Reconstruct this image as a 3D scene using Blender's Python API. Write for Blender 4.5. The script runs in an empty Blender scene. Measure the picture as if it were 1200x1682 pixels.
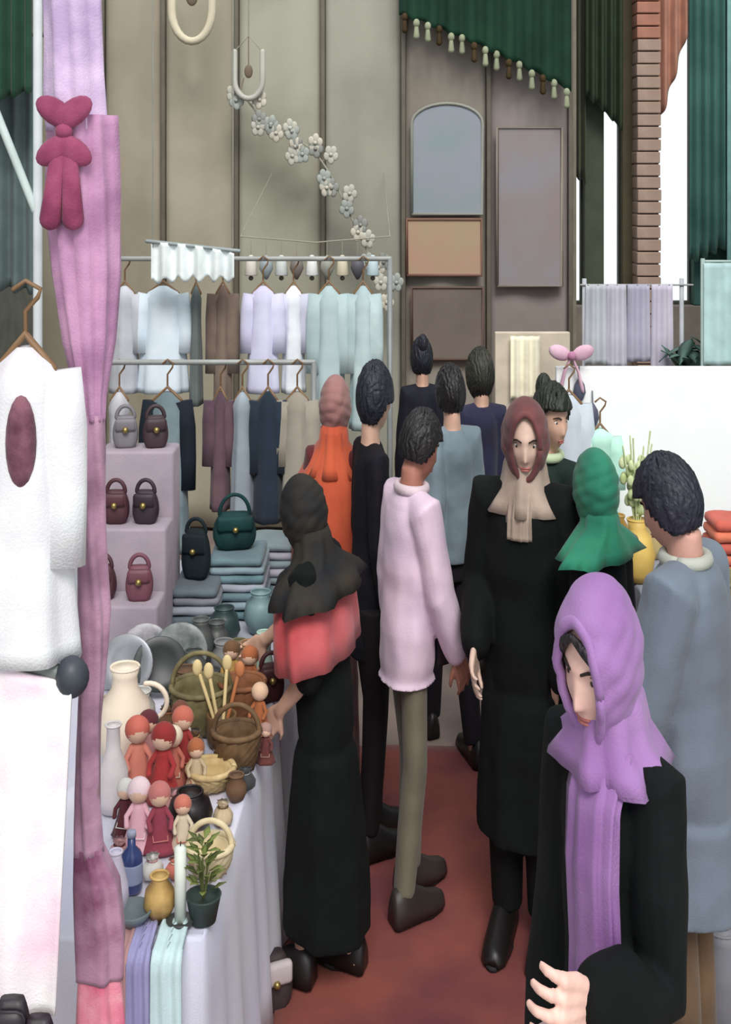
import bpy, bmesh, math, random
from mathutils import Vector, Matrix, Euler, noise
random.seed(7)
S = bpy.context.scene
C = S.collection
PI = math.pi
R = math.radians

# ---------------------------------------------------------------- camera, light, exposure
F, HZ, CAMH = 2000.0, 300.0, 2.3          # focal length and horizon in pixels of 1200x1682, eye height in m
cam_d = bpy.data.cameras.new('camera')
cam = bpy.data.objects.new('camera', cam_d); C.objects.link(cam)
cam.location = (0, 0, CAMH); cam.rotation_euler = (PI/2, 0, 0)
cam_d.sensor_fit = 'VERTICAL'; cam_d.sensor_height = 24.0
cam_d.lens = F/1682*24.0
cam_d.shift_y = -(841-HZ)/1682
cam_d.clip_start = 0.05
S.camera = cam
S.view_settings.view_transform = 'Standard'; S.view_settings.look = 'None'
S.view_settings.exposure = 0.6; S.view_settings.gamma = 1.0
S.view_settings.use_curve_mapping = False
w = bpy.data.worlds.new('sky'); S.world = w; w.use_nodes = True
bg = w.node_tree.nodes['Background']
bg.inputs[0].default_value = (0.93, 0.97, 1.0, 1); bg.inputs[1].default_value = 0.75
sun_d = bpy.data.lights.new('sun', 'SUN'); sun_d.energy = 1.7; sun_d.angle = R(25); sun_d.color = (1, .97, .92)
sun = bpy.data.objects.new('sun', sun_d); C.objects.link(sun)
sun.rotation_euler = (R(42), R(6), 0)

def P(px, py, d):                          # where the thing seen there stands, d metres away
    return Vector(((px-600)/F*d, d, CAMH-(py-HZ)/F*d))
def X(px, d): return (px-600)/F*d
def Z(py, d): return CAMH-(py-HZ)/F*d

# ---------------------------------------------------------------- materials
def lin(c): return tuple(((v/255+.055)/1.055)**2.4 if v/255 > .04045 else v/255/12.92 for v in c)
_m = {}
def M(c, rough=.85, kind='cloth', c2=None, scale=None, metal=0.0, mix=.5):
    key = (c, rough, kind, c2, scale, metal, mix)
    if key in _m: return _m[key]
    m = bpy.data.materials.new(kind); m.use_nodes = True; nt = m.node_tree; N = nt.nodes; L = nt.links
    b = N['Principled BSDF']; b.inputs['Roughness'].default_value = rough; b.inputs['Metallic'].default_value = metal
    tc = N.new('ShaderNodeTexCoord'); nz = N.new('ShaderNodeTexNoise')
    nz.inputs['Scale'].default_value = scale or {'cloth': 9, 'skin': 14, 'wood': 6, 'paper': 4, 'carpet': 3, 'print': 14, 'straw': 30}.get(kind, 8)
    nz.inputs['Detail'].default_value = 5
    L.new(tc.outputs['Object'], nz.inputs['Vector'])
    cr = N.new('ShaderNodeValToRGB'); a = lin(c)
    if c2 is None:
        lo = tuple(v*.86 for v in a); hi = tuple(min(1, v*1.1) for v in a)
    else: lo, hi = a, lin(c2)
    cr.color_ramp.elements[0].position = mix-.16; cr.color_ramp.elements[1].position = mix+.16
    cr.color_ramp.elements[0].color = (*lo, 1); cr.color_ramp.elements[1].color = (*hi, 1)
    L.new(nz.outputs['Fac'], cr.inputs[0]); L.new(cr.outputs[0], b.inputs['Base Color'])
    bp = N.new('ShaderNodeBump')
    if kind in ('cloth', 'print', 'carpet'):
        wv = N.new('ShaderNodeTexNoise'); wv.inputs['Scale'].default_value = 260 if kind != 'carpet' else 180
        L.new(tc.outputs['Object'], wv.inputs['Vector']); L.new(wv.outputs['Fac'], bp.inputs['Height'])
        bp.inputs['Strength'].default_value = .25; bp.inputs['Distance'].default_value = .004
        b.inputs['Sheen Weight'].default_value = .12 if sum(c) > 150 else 0.0; b.inputs['Specular IOR Level'].default_value = .25
    else:
        L.new(nz.outputs['Fac'], bp.inputs['Height']); bp.inputs['Strength'].default_value = .12; bp.inputs['Distance'].default_value = .004
    L.new(bp.outputs[0], b.inputs['Normal'])
    if kind == 'skin':
        b.inputs['Subsurface Weight'].default_value = .08; b.inputs['Subsurface Radius'].default_value = (.01, .004, .002)
    if kind == 'hair':
        wv = N.new('ShaderNodeTexWave'); wv.inputs['Scale'].default_value = 22; wv.inputs['Distortion'].default_value = 9; wv.inputs['Detail'].default_value = 3
        L.new(tc.outputs['Object'], wv.inputs['Vector']); L.new(wv.outputs['Fac'], bp.inputs['Height']); bp.inputs['Strength'].default_value = .5; bp.inputs['Distance'].default_value = .006
    if rough < .4: b.inputs['Coat Weight'].default_value = .2
    _m[key] = m; return m
def glass():
    m = bpy.data.materials.new('glass'); m.use_nodes = True; b = m.node_tree.nodes['Principled BSDF']
    b.inputs['Transmission Weight'].default_value = 1; b.inputs['Roughness'].default_value = .02; b.inputs['IOR'].default_value = 1.02
    b.inputs['Base Color'].default_value = (.97, 1, .99, 1); return m
def tulle(c, dens, scale):                 # open-weave net: real holes in the cloth
    m = bpy.data.materials.new('net'); m.use_nodes = True; nt = m.node_tree; N = nt.nodes; L = nt.links
    b = N['Principled BSDF']; tc = N.new('ShaderNodeTexCoord'); v = N.new('ShaderNodeTexVoronoi'); v.inputs['Scale'].default_value = scale
    v.feature = 'DISTANCE_TO_EDGE'; L.new(tc.outputs['Object'], v.inputs['Vector'])
    lt = N.new('ShaderNodeMath'); lt.operation = 'LESS_THAN'; lt.inputs[1].default_value = dens
    L.new(v.outputs['Distance'], lt.inputs[0]); L.new(lt.outputs[0], b.inputs['Alpha'])
    b.inputs['Base Color'].default_value = (*lin(c), 1); b.inputs['Roughness'].default_value = .8; return m

# ---------------------------------------------------------------- mesh helpers
def nb(): return bmesh.new()
def obj(name, bm, m, parent=None, smooth=True, loc=None, mods=()):
    bmesh.ops.recalc_face_normals(bm, faces=bm.faces)
    me = bpy.data.meshes.new(name); bm.to_mesh(me); bm.free()
    if m: me.materials.append(m)
    if smooth: me.polygons.foreach_set('use_smooth', [True]*len(me.polygons))
    o = bpy.data.objects.new(name, me); C.objects.link(o)
    if parent: o.parent = parent
    if loc is not None: o.location = loc
    return o
def tag(o, label, cat, group=None):
    o['label'] = label; o['category'] = cat
    if group: o['group'] = group
    return o
def thing(name, label, cat, loc=(0, 0, 0), rotz=0, group=None):
    o = bpy.data.objects.new(name, None); C.objects.link(o); o.empty_display_size = .05
    o.location = loc; o.rotation_euler = (0, 0, rotz); return tag(o, label, cat, group)
def struct(o):
    o['kind'] = 'structure'; return o
def dup(root, loc, rotz, label, scale=1.0, mats=None):
    r = root.copy(); C.objects.link(r); r.location = loc; r.rotation_euler = (0, 0, rotz); r['label'] = label; r.scale = (scale,)*3
    def rec(src, dst):
        for ch in list(src.children):
            c = ch.copy(); C.objects.link(c); c.parent = dst
            if mats and ch.name.split('.')[0] in mats:
                c.data = ch.data.copy(); c.data.materials[0] = mats[ch.name.split('.')[0]]
            rec(ch, c)
    rec(root, r); return r
def box(bm, c, s, bev=0.0, rot=None):
    r = bmesh.ops.create_cube(bm, size=1.0); vs = r['verts']
    for v in vs:
        v.co = Vector((v.co.x*s[0], v.co.y*s[1], v.co.z*s[2]))
    if bev:
        es = list({e for v in vs for e in v.link_edges})
        rb = bmesh.ops.bevel(bm, geom=es, offset=bev, segments=2, affect='EDGES', profile=.5)
        vs = list({v for f in rb['faces'] for v in f.verts} | {v for v in vs if v.is_valid})
    for v in vs:
        if rot: v.co = rot @ v.co
        v.co += Vector(c)
    return vs
def loft(bm, rings, cap=True, closed=True):
    vr = [[bm.verts.new(p) for p in r] for r in rings]; n = len(vr[0])
    for a, b in zip(vr, vr[1:]):
        for i in range(n if closed else n-1):
            j = (i+1) % n
            bm.faces.new((a[i], a[j], b[j], b[i]))
    if cap and closed:
        bm.faces.new(vr[0][::-1]); bm.faces.new(vr[-1])
    return vr
def ell(c, rx, ry, n=32, M3=None, fold=0, k=7, ph=0):
    out = []
    for i in range(n):
        t = 2*PI*i/n; f = 1+fold*(math.sin(k*t+ph)+.5*math.sin((k*2-3)*t+ph*1.7))
        v = Vector((rx*math.cos(t)*f, ry*math.sin(t)*f, 0))
        out.append((M3 @ v if M3 else v)+Vector(c))
    return out
def frame(t, up=Vector((0, 0, 1))):
    t = t.normalized()
    if abs(t.dot(up)) > .95: up = Vector((0, 1, 0))
    a = t.cross(up).normalized(); b = a.cross(t).normalized()
    return a, b
def tube(bm, pts, rad, n=12, flat=1.0, ends=True, up=Vector((0, 0, 1))):
    pts = [Vector(p) for p in pts]; k = len(pts)
    if not hasattr(rad, '__len__'): rad = [rad]*k
    rings = []
    tg = [(pts[min(i+1, k-1)]-pts[max(i-1, 0)]) for i in range(k)]
    a, b = frame(tg[0], up)
    fr = []
    for t in tg:
        t = t.normalized(); a = (a-t*a.dot(t)).normalized(); b = t.cross(a); fr.append((a.copy(), b.copy(), t))
    def ring(c, f, r): return [c+f[0]*r*math.cos(2*PI*i/n)+f[1]*r*flat*math.sin(2*PI*i/n) for i in range(n)]
    if ends:
        for q in (80, 50, 25): rings.append(ring(pts[0]-fr[0][2]*rad[0]*math.sin(R(q)), fr[0], rad[0]*math.cos(R(q))))
    for p, f, r in zip(pts, fr, rad): rings.append(ring(p, f, r))
    if ends:
        for q in (25, 50, 80): rings.append(ring(pts[-1]+fr[-1][2]*rad[-1]*math.sin(R(q)), fr[-1], rad[-1]*math.cos(R(q))))
    loft(bm, rings); return bm
def lathe(bm, prof, n=24, c=(0, 0, 0), wob=0, seed=0):
    rings = []
    for r, z in prof:
        rings.append([Vector((c[0]+r*(1+wob*noise.noise(Vector((math.cos(2*PI*i/n)*2, math.sin(2*PI*i/n)*2+seed, z*12))))*math.cos(2*PI*i/n),
                              c[1]+r*(1+wob*noise.noise(Vector((math.cos(2*PI*i/n)*2, math.sin(2*PI*i/n)*2+seed, z*12))))*math.sin(2*PI*i/n), c[2]+z)) for i in range(n)])
    loft(bm, rings); return bm
def ball(bm, c, r, n=14, sc=(1, 1, 1), rot=None):
    res = bmesh.ops.create_uvsphere(bm, u_segments=n, v_segments=max(6, n*2//3), radius=1)
    for v in res['verts']:
        p = Vector((v.co.x*sc[0]*r, v.co.y*sc[1]*r, v.co.z*sc[2]*r))
        v.co = (rot @ p if rot else p)+Vector(c)
def torus(bm, c, Rr, r, n=24, k=8, M3=None, a0=0, a1=2*PI, sz=1.0):
    full = abs(a1-a0-2*PI) < 1e-4
    pts = []
    for i in range(n+(0 if full else 1)):
        t = a0+(a1-a0)*i/n
        v = Vector((Rr*math.cos(t), Rr*sz*math.sin(t), 0)); pts.append((M3 @ v if M3 else v)+Vector(c))
    if full: pts += [pts[0]]
    tube(bm, pts, r, k, ends=not full)
def remesh(bm, vox, it=4, fac=.5):
    bmesh.ops.recalc_face_normals(bm, faces=bm.faces)
    me = bpy.data.meshes.new('t'); bm.to_mesh(me); bm.free()
    o = bpy.data.objects.new('t', me); C.objects.link(o)
    q = o.modifiers.new('r', 'REMESH'); q.mode = 'VOXEL'; q.voxel_size = vox
    s = o.modifiers.new('s', 'SMOOTH'); s.factor = fac; s.iterations = it
    dg = bpy.context.evaluated_depsgraph_get()
    m2 = bpy.data.meshes.new_from_object(o.evaluated_get(dg))
    bpy.data.objects.remove(o); bpy.data.meshes.remove(me)
    b2 = bmesh.new(); b2.from_mesh(m2); bpy.data.meshes.remove(m2); return b2
def sheet(w, h, nx, nz, fn, th=.006):      # a hanging cloth: fn(u, v) gives the y offset, solid with thickness
    bm = nb(); g = {}
    for s in (0, 1):
        for i in range(nx+1):
            for j in range(nz+1):
                u, v = i/nx, j/nz; x, y, z = fn(u, v)
                g[s, i, j] = bm.verts.new((x, y+(th if s else 0), z))
    for i in range(nx):
        for j in range(nz):
            bm.faces.new((g[0, i, j], g[0, i+1, j], g[0, i+1, j+1], g[0, i, j+1]))
            bm.faces.new((g[1, i, j], g[1, i, j+1], g[1, i+1, j+1], g[1, i+1, j]))
    for i in range(nx):
        for j in (0, nz): bm.faces.new((g[0, i, j], g[1, i, j], g[1, i+1, j], g[0, i+1, j]))
    for j in range(nz):
        for i in (0, nx): bm.faces.new((g[0, i, j], g[0, i, j+1], g[1, i, j+1], g[1, i, j]))
    return bm

# ================================================================ THE SETTING
WB = 8.0
bm = nb(); box(bm, (0, 5, -.05), (9, 13, .1)); struct(obj('floor', bm, M((150, 132, 124), .9, 'floor', (118, 104, 100), 2.2), smooth=False))
# red runner on the aisle
bm = nb(); nx, ny = 8, 40
def runner(u, v):
    y = 2.2+v*2.75; cx = .17+.012*math.sin(y*2)
    return (cx-.42+u*.84-(.02*(y-3)), y, .012+.003*math.sin(u*11+y*3))
g = {}
for s in (0, 1):
    for i in range(nx+1):
        for j in range(ny+1):
            p = runner(i/nx, j/ny); g[s, i, j] = bm.verts.new((p[0], p[1], p[2]*s))
for i in range(nx):
    for j in range(ny):
        bm.faces.new((g[1, i, j], g[1, i+1, j], g[1, i+1, j+1], g[1, i, j+1])); bm.faces.new((g[0, i, j], g[0, i, j+1], g[0, i+1, j+1], g[0, i+1, j]))
for i in range(nx):
    for j in (0, ny): bm.faces.new((g[0, i, j], g[1, i, j], g[1, i+1, j], g[0, i+1, j]))
for j in range(ny):
    for i in (0, nx): bm.faces.new((g[0, i, j], g[0, i, j+1], g[1, i, j+1], g[1, i, j]))
car = tag(obj('carpet_runner', bm, M((142, 74, 62), .95, 'carpet', (104, 50, 56), 2.4)), 'long red and maroon carpet runner laid along the aisle', 'carpet')

# tan fabric partition wall of panels between dark posts
bm = nb(); box(bm, (-1.1, WB+.12, 2.2), (5.0, .06, 4.4)); wall = struct(obj('wall_back', bm, M((128, 120, 106), .9, 'board'), smooth=False))
edges = [-3.4, -2.9, -2.3, X(168, WB), X(268, WB), X(388, WB), X(530, WB), X(662, WB), X(802, WB), X(936, WB)]
pcol = [(162, 156, 138), (162, 156, 138), (162, 156, 138), (166, 158, 140), (170, 164, 146), (168, 166, 150), (162, 161, 148), (154, 146, 136), (150, 140, 136)]
for i in range(len(edges)-1):
    a, b = edges[i], edges[i+1]; W2 = b-a-.035
    def fn(u, v, a=a, W2=W2, i=i):
        return (a+.018+u*W2, WB+.03+.012*math.sin(u*9+i)+.01*math.sin(v*5+u*4+i*2), .03+v*4.3)
    obj('panel', sheet(1, 1, 14, 24, fn, .03), M(pcol[i], .9, 'cloth', tuple(c-22 for c in pcol[i]), 1.4), wall)
for e in edges:
    bm = nb(); box(bm, (e, WB, 2.2), (.03, .05, 4.4), .006); obj('post', bm, M((98, 92, 80), .7, 'metal'), wall)
# end of the partition
# window wall at the back right: dark wall sections between tall bright windows
WW = 8.5
def wsec(name, px0, px1, py0, py1, col, depth=.16, d=WW):
    bm = nb(); z0 = Z(py1, d); z1 = Z(py0, d); box(bm, ((X(px0, d)+X(px1, d))/2, d, (z0+z1)/2), (X(px1, d)-X(px0, d), depth, z1-z0), .008)
    return struct(obj(name, bm, col, smooth=False))
dk = M((58, 62, 50), .85, 'plaster'); 
wsec('wall_far', 860, 1500, 500, 950, M((120, 112, 104), .9, 'plaster'))
wsec('wall_far_upper', 640, 1500, -240, -90, dk)
trimn = 0
for px0, px1, col in ((910, 934, dk), (956, 988, M((66, 74, 58), .85, 'plaster')), (1018, 1040, M((72, 66, 46), .85, 'plaster')), (1134, 1330, M((48, 84, 78), .85, 'plaster'))):
    trimn += 1; wsec('trim_%d' % trimn, px0, px1, -90, 500, col)
def brick_column():
    d = WW-.12; bm = nb(); z1 = Z(-90, d); x0, x1 = X(1040, d), X(1078, d)
    box(bm, ((x0+x1)/2, d+.02, z1/2), (x1-x0-.012, .2, z1)); c = struct(obj('trim_5', bm, M((150, 132, 120), .9, 'mortar'), smooth=False))
    me = None
    for k in range(44):
        z = .05+k*.085
        if z > z1: break
        b = nb(); box(b, (0, 0, 0), (x1-x0, .24, .076), .006)
        col = M((180, 126, 106), .9, 'brick', (158, 108, 90), 5) if z > Z(70, d) else M((176, 152, 138), .9, 'brick', (156, 132, 118), 5)
        obj('brick', b, col, c, smooth=False, loc=((x0+x1)/2+random.uniform(-.004, .004), d+random.uniform(-.004, .004), z+.04))
brick_column()
gl = glass(); n = 0
for px0, px1 in ((934, 956), (988, 1018), (1078, 1134)):
    n += 1; d = WW; z0, z1 = Z(500, d), Z(-90, d); x0, x1 = X(px0, d), X(px1, d)
    bm = nb(); box(bm, ((x0+x1)/2, d+.05, (z0+z1)/2), (x1-x0, .008, z1-z0)); wn = struct(obj('window_%d' % n, bm, gl, smooth=False))
    for xx in (x0+.006, x1-.006):
        b = nb(); box(b, (xx, d+.03, (z0+z1)/2), (.014, .05, z1-z0), .003); obj('frame', b, M((52, 54, 44), .6, 'metal'), wn, smooth=False)
    b = nb(); box(b, ((x0+x1)/2, d+.03, z0+.012), (x1-x0, .06, .024), .003); obj('sill', b, M((52, 54, 44), .6, 'metal'), wn, smooth=False)
# curtains over the tops of the windows: dark green, lower edge slanting
def curtain(name, label, px0, px1, pyl, pyr, col, d, k, group=None, top=-150, tassels=0):
    x0, x1 = X(px0, d), X(px1, d); zt = Z(top, d)
    t = thing(name, label, 'curtain', ((x0+x1)/2, d, zt), 0, group)
    def fn(u, v):
        zb = Z(pyl+(pyr-pyl)*u**1.2, d)+.015*math.sin(u*k*6.28)
        return (x0+(x1-x0)*u-(x0+x1)/2, .03*math.sin(u*k*6.28)*(1-.4*v), (zb-zt)*(1-v))
    obj('cloth', sheet(1, 1, 40, 22, fn, .008), col, t)
    b = nb(); tube(b, [(x0-(x0+x1)/2-.05, 0, .01), (x1-(x0+x1)/2+.05, 0, .01)], .014, 8); obj('rod', b, M((80, 70, 50), .4, 'metal'), t)
    for q in range(tassels):
        u = (q+.5)/tassels; x, y, z = fn(u, 0)
        b = nb(); ball(b, (x, y-.012, z-.015), .022, 10, (1, 1, 1.3)); tube(b, [(x, y-.012, z-.03), (x, y-.012, z-.10)], [.012, .02], 8)
        obj('tassel', b, M((150, 156, 128), .8, 'cloth') if q % 3 else M((66, 52, 30), .8, 'cloth'), t)
    return t
gcol = M((26, 62, 44), .8, 'cloth', (18, 46, 36), 3)
curtain('swag_curtain', 'dark green swag curtain with a slanting tasselled hem above the grey panels', 655, 938, 25, 150, gcol, 7.85, 9, tassels=15)
curtain('window_curtain', 'narrow olive curtain over the first thin window beside the panels', 932, 962, 285, 300, M((58, 62, 40), .8), 8.37, 3)
curtain('window_curtain', 'narrow dark green curtain over the second thin window', 962, 1022, 160, 215, M((46, 60, 42), .8), 8.27, 4)
curtain('window_curtain', 'terracotta curtain drawn aside at the top of the widest bright window', 1079, 1130, 205, 45, M((172, 122, 102), .8), 8.3, 3)
curtain('window_curtain', 'dark teal curtain hanging right of the widest bright window', 1132, 1192, 430, 405, M((66, 112, 102), .8, 'cloth', (40, 84, 76), 2), 8.25, 4)
curtain('window_curtain', 'pale teal curtain at the right edge of the window wall', 1194, 1290, 520, 520, M((128, 168, 164), .8), 8.2, 5)
# left side
bm = nb(); box(bm, (-2.2, 4.6, 1.8), (.06, 8, 3.6)); struct(obj('wall_left', bm, M((130, 132, 124), .9, 'plaster'), smooth=False))
bm = nb(); box(bm, (2.75, 5, 1.9), (.06, 7.5, 3.8)); struct(obj('wall_right', bm, M((180, 190, 186), .9, 'plaster'), smooth=False))
curtain('side_curtain', 'dark green curtain in the upper left corner behind the white pole', -60, 52, 175, 150, M((34, 72, 52), .85), 6.2, 5)
curtain('side_curtain', 'slate blue curtain below the dark green one at far left', -70, 58, 470, 480, M((96, 112, 112), .85), 6.5, 5, top=60)

# ================================================================ GOODS BUILDERS
def garment(label, px, pyt, pyb, wpx, col, d, sleeves=True, flare=1.25, sl_col=None, cat='garment', name='hanging_garment', rot=0, slen=.55, trim=None, hook=.16, group=None):
    zt, zb = Z(pyt, d), Z(pyb, d); W = wpx/F*d*.5; h = zt-zb
    t = thing(name, label, cat, (X(px, d), d, zt), rot, group)
    bm = nb(); rings = []; n = 18; ph = random.uniform(0, 6)
    for i in range(n+1):
        v = i/n; z = -.01-v*h
        if v < .12: wd = W*(.22+.78*math.sin(v/.12*PI/2)); th = .025+.25*v
        else:
            q = (v-.12)/.88; wd = W*(1-.22*math.sin(min(1, q*2.2)*PI)*.6+(flare-1)*q**1.4); th = .05+.03*q
        rings.append(ell((0, 0, z), wd, th, 40, None, .05*v+.01, 6, ph+v*.6))
    loft(bm, rings); obj('bodice', bm, col, t)
    if sleeves:
        for s in (-1, 1):
            b = nb(); L = h*slen; pts = [(s*W*.8, 0, -.05), (s*W*1.02, -.005, -.05-L*.3), (s*W*1.12, -.012, -.05-L*.65), (s*W*1.08, -.02, -.05-L)]
            tube(b, pts, [.045, .043, .038, .04], 14, .8, ends=False); obj('sleeve', b, sl_col or col, t)
    b = nb(); tube(b, [(-W*.75, 0, -.045), (0, 0, .012), (W*.75, 0, -.045)], .008, 6)
    tube(b, [(0, 0, .01), (0, 0, hook*.5), (.02, 0, hook*.72), (.025, 0, hook*.86), (0, 0, hook), (-.02, 0, hook*.86)], .004, 6)
    obj('hanger', b, M((120, 90, 60), .5, 'wood'), t)
    if trim:
        b = nb(); ball(b, (W*.12, -.052, -.02-h*.27), 1, 16, (W*.42, .022, h*.15)); obj('embroidery', b, trim, t)
    return t
def vase(label, loc, prof, col, name='vase', cat='vase', handle=False, rim=True, n=24, group=None):
    t = thing(name, label, cat, loc, 0, group)
    b = nb(); lathe(b, prof, n); obj('body', b, col, t)
    r, z = prof[-1]
    if rim:
        b = nb(); torus(b, (0, 0, z), r*.93, max(.003, r*.1), 20, 6); obj('rim', b, col, t)
    if handle:
        rm = max(p[0] for p in prof); b = nb(); torus(b, (rm*.85, 0, z*.62), z*.2, .007, 14, 6, Matrix.Rotation(PI/2, 3, 'X'), -PI*.55, PI*.55); obj('handle', b, col, t)
    return t
def basket(label, loc, r, h, col, name='wicker_basket', handle=True, group=None):
    t = thing(name, label, 'basket', loc, 0, group); n = 28; k = max(6, int(h/.011)); b = nb(); rings = []
    for j in range(k+1):
        z = h*j/k; rr = r*(.72+.28*math.sin(j/k*PI*.55))
        rings.append([Vector(((rr+.0035*(1 if (i+j) % 2 else -1))*math.cos(2*PI*i/n), (rr+.0035*(1 if (i+j) % 2 else -1))*math.sin(2*PI*i/n), z)) for i in range(n)])
    for j in range(k, -1, -2):
        z = max(.012, h*j/k); rr = r*(.72+.28*math.sin(j/k*PI*.55))-.012
        rings.append([Vector((rr*math.cos(2*PI*i/n), rr*math.sin(2*PI*i/n), z)) for i in range(n)])
    loft(b, rings); obj('woven_body', b, col, t)
    b = nb(); torus(b, (0, 0, h), r*.99, .008, 28, 6); obj('rim', b, col, t)
    if handle:
        b = nb(); torus(b, (0, 0, h), r*.96, .007, 18, 6, Matrix.Rotation(PI/2, 3, 'X'), 0, PI, 1.15); obj('handle', b, col, t)
    return t
def doll(label, loc, h, dress, kerchief, rotz=0, skin=(222, 184, 160), group=None):
    t = thing('rag_doll', label, 'doll', loc, rotz, group); b = nb(); rings = []
    for i in range(11):
        v = i/10; rings.append(ell((0, 0, h*.62*v), h*(.24-.17*v**.8), h*(.2-.14*v**.8), 24, None, .08*(1-v), 6, 1))
    loft(b, rings); obj('dress', b, dress, t)
    b = nb(); ball(b, (0, 0, h*.76), h*.145, 16); obj('head', b, M(skin, .8, 'cloth'), t)
    b = nb(); ball(b, (0, h*.02, h*.785), h*.16, 16, (1, 1, 1.05)); obj('kerchief', b, kerchief, t)
    for s in (-1, 1):
        b = nb(); tube(b, [(s*h*.07, 0, h*.58), (s*h*.16, -h*.05, h*.45), (s*h*.14, -h*.14, h*.36)], [h*.04, h*.035, h*.035], 10); obj('arm', b, dress, t)
    b = nb(); tube(b, [(-h*.1, -h*.01, h*.3), (-h*.1, -h*.165, h*.2), (h*.1, -h*.165, h*.2), (h*.1, -h*.01, h*.3)], h*.012, 6); obj('sash', b, kerchief, t)
    return t
def handbag(label, loc, w, h, dp, col, rotz=0, strap=True, name='handbag', group=None, flapc=None):
    t = thing(name, label, 'bag', loc, rotz, group); b = nb(); rings = []
    for i in range(13):
        v = i/12; k = math.sin(PI*(.1+.8*v))**.35
        rings.append([Vector((w/2*k*(1-.15*v)*math.copysign(abs(math.cos(2*PI*q/28))**.55, math.cos(2*PI*q/28)), dp/2*k*(1-.45*v)*math.copysign(abs(math.sin(2*PI*q/28))**.7, math.sin(2*PI*q/28))*(1+.05*math.sin(q*2)), h*v)) for q in range(28)])
    loft(b, rings); obj('body', b, col, t)
    b = nb(); box(b, (0, -dp*.36, h*.74), (w*.78, dp*.3, h*.42), .012, None); obj('flap', b, flapc or col, t)
    b = nb(); ball(b, (0, -dp*.53, h*.6), .011, 10); obj('clasp', b, M((170, 150, 90), .35, 'metal', metal=.8), t)
    if strap:
        b = nb(); torus(b, (0, 0, h*.95), w*.32, .007, 18, 6, Matrix.Rotation(PI/2, 3, 'X'), 0, PI, 1.3); obj('strap', b, col, t)
    return t
def folded(label, loc, w, dp, layers, cols, rotz=0, name='folded_cloth', group=None, th=.022):
    t = thing(name, label, 'cloth', loc, rotz, group)
    for k in range(layers):
        b = nb(); j = random.uniform(-.008, .008)
        pts = []
        for q in range(3): pts.append(0)
        box(b, (j, j, th*(k+.5)), (w*(1-.02*k), dp*(1-.03*k), th*.94), th*.4)
        bmesh.ops.subdivide_edges(b, edges=[e for e in b.edges if e.calc_length() > .05], cuts=5, use_grid_fill=True)
        for v in b.verts: v.co.z += .006*noise.noise(v.co*14+Vector((k, 0, 0)))
        obj('fold', b, cols[k % len(cols)], t)
    return t
def bottle(label, loc, r, h, col, cap, name='bottle', labelc=None, group=None):
    t = thing(name, label, 'bottle', loc, 0, group)
    b = nb(); lathe(b, [(r*.9, 0), (r, h*.04), (r, h*.55), (r*.85, h*.64), (r*.38, h*.74), (r*.34, h*.92)], 20); obj('glass_body', b, col, t)
    b = nb(); lathe(b, [(r*.42, h*.9), (r*.42, h*.99), (r*.3, h)], 16); obj('cap', b, cap, t)
    b = nb(); lathe(b, [(r*1.02, h*.16), (r*1.03, h*.18), (r*1.03, h*.46), (r*1.02, h*.48)], 20); obj('paper_band', b, labelc or M((214, 206, 190), .8, 'paper'), t)
    return t
def plate(label, loc, r, col, rotz=0, tilt=70, name='display_plate', group=None):
    t = thing(name, label, 'plate', loc, rotz, group); rot = Matrix.Rotation(R(tilt), 3, 'X')
    b = nb(); lathe(b, [(r*.5, .0), (r*.6, .004), (r*.95, .022), (r, .026), (r*.97, .03), (r*.6, .012), (r*.05, .009)], 32)
    for v in b.verts: v.co = rot @ v.co+Vector((0, 0, r*math.sin(R(tilt))+.012))
    obj('dish', b, col, t)
    for s in (-1, 1):
        b = nb(); tube(b, [(s*r*.4, -.05, .004), (s*r*.4, .06, .004), (s*r*.32, r*.45, r*.9)], .005, 6); obj('easel_leg', b, M((60, 48, 36), .6, 'wood'), t)
    return t

# ================================================================ PEOPLE
def head_bm(bm, c, hh, Rh):
    nu, nv = 44, 36; rings = []
    for j in range(1, nv):
        th = PI*j/nv; ring = []
        for i in range(nu):
            ph = 2*PI*i/nu; x, y, z = math.sin(th)*math.cos(ph), math.sin(th)*math.sin(ph), -math.cos(th)
            px = .335*x*(1 if z > 0 else 1-.36*(-z)**1.5); py = .425*y*(.94 if y < 0 else 1); pz = .5*z
            if z < -.2 and y > 0: py *= 1-.55*(-z-.2)/.8
            if z < -.1 and y < 0: py *= 1+.10*(-z-.1)
            if y < 0:
                if -.17 < pz < .06: g = (.06-pz)/.23
                elif -.22 < pz <= -.17: g = (pz+.22)/.05
                else: g = 0
                py -= .1*g*math.exp(-(px/.055)**2)
                py += .04*math.exp(-((abs(px)-.145)/.075)**2-((pz-.02)/.055)**2)
                py -= .018*math.exp(-(px/.2)**2-((pz-.095)/.035)**2)
                py -= .028*math.exp(-(px/.1)**2-((pz+.29)/.04)**2)
                py -= .035*math.exp(-(px/.1)**2-((pz+.44)/.06)**2)
                py -= .016*math.exp(-((abs(px)-.2)/.08)**2-((pz+.1)/.08)**2)
            ring.append(Rh @ (Vector((px, py, pz))*hh)+c)
        rings.append(ring)
    loft(bm, rings)
    for s in (-1, 1): ball(bm, Rh @ (Vector((s*.335, .03, -.03))*hh)+c, hh, 10, (.03, .065, .105), Rh)
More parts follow.
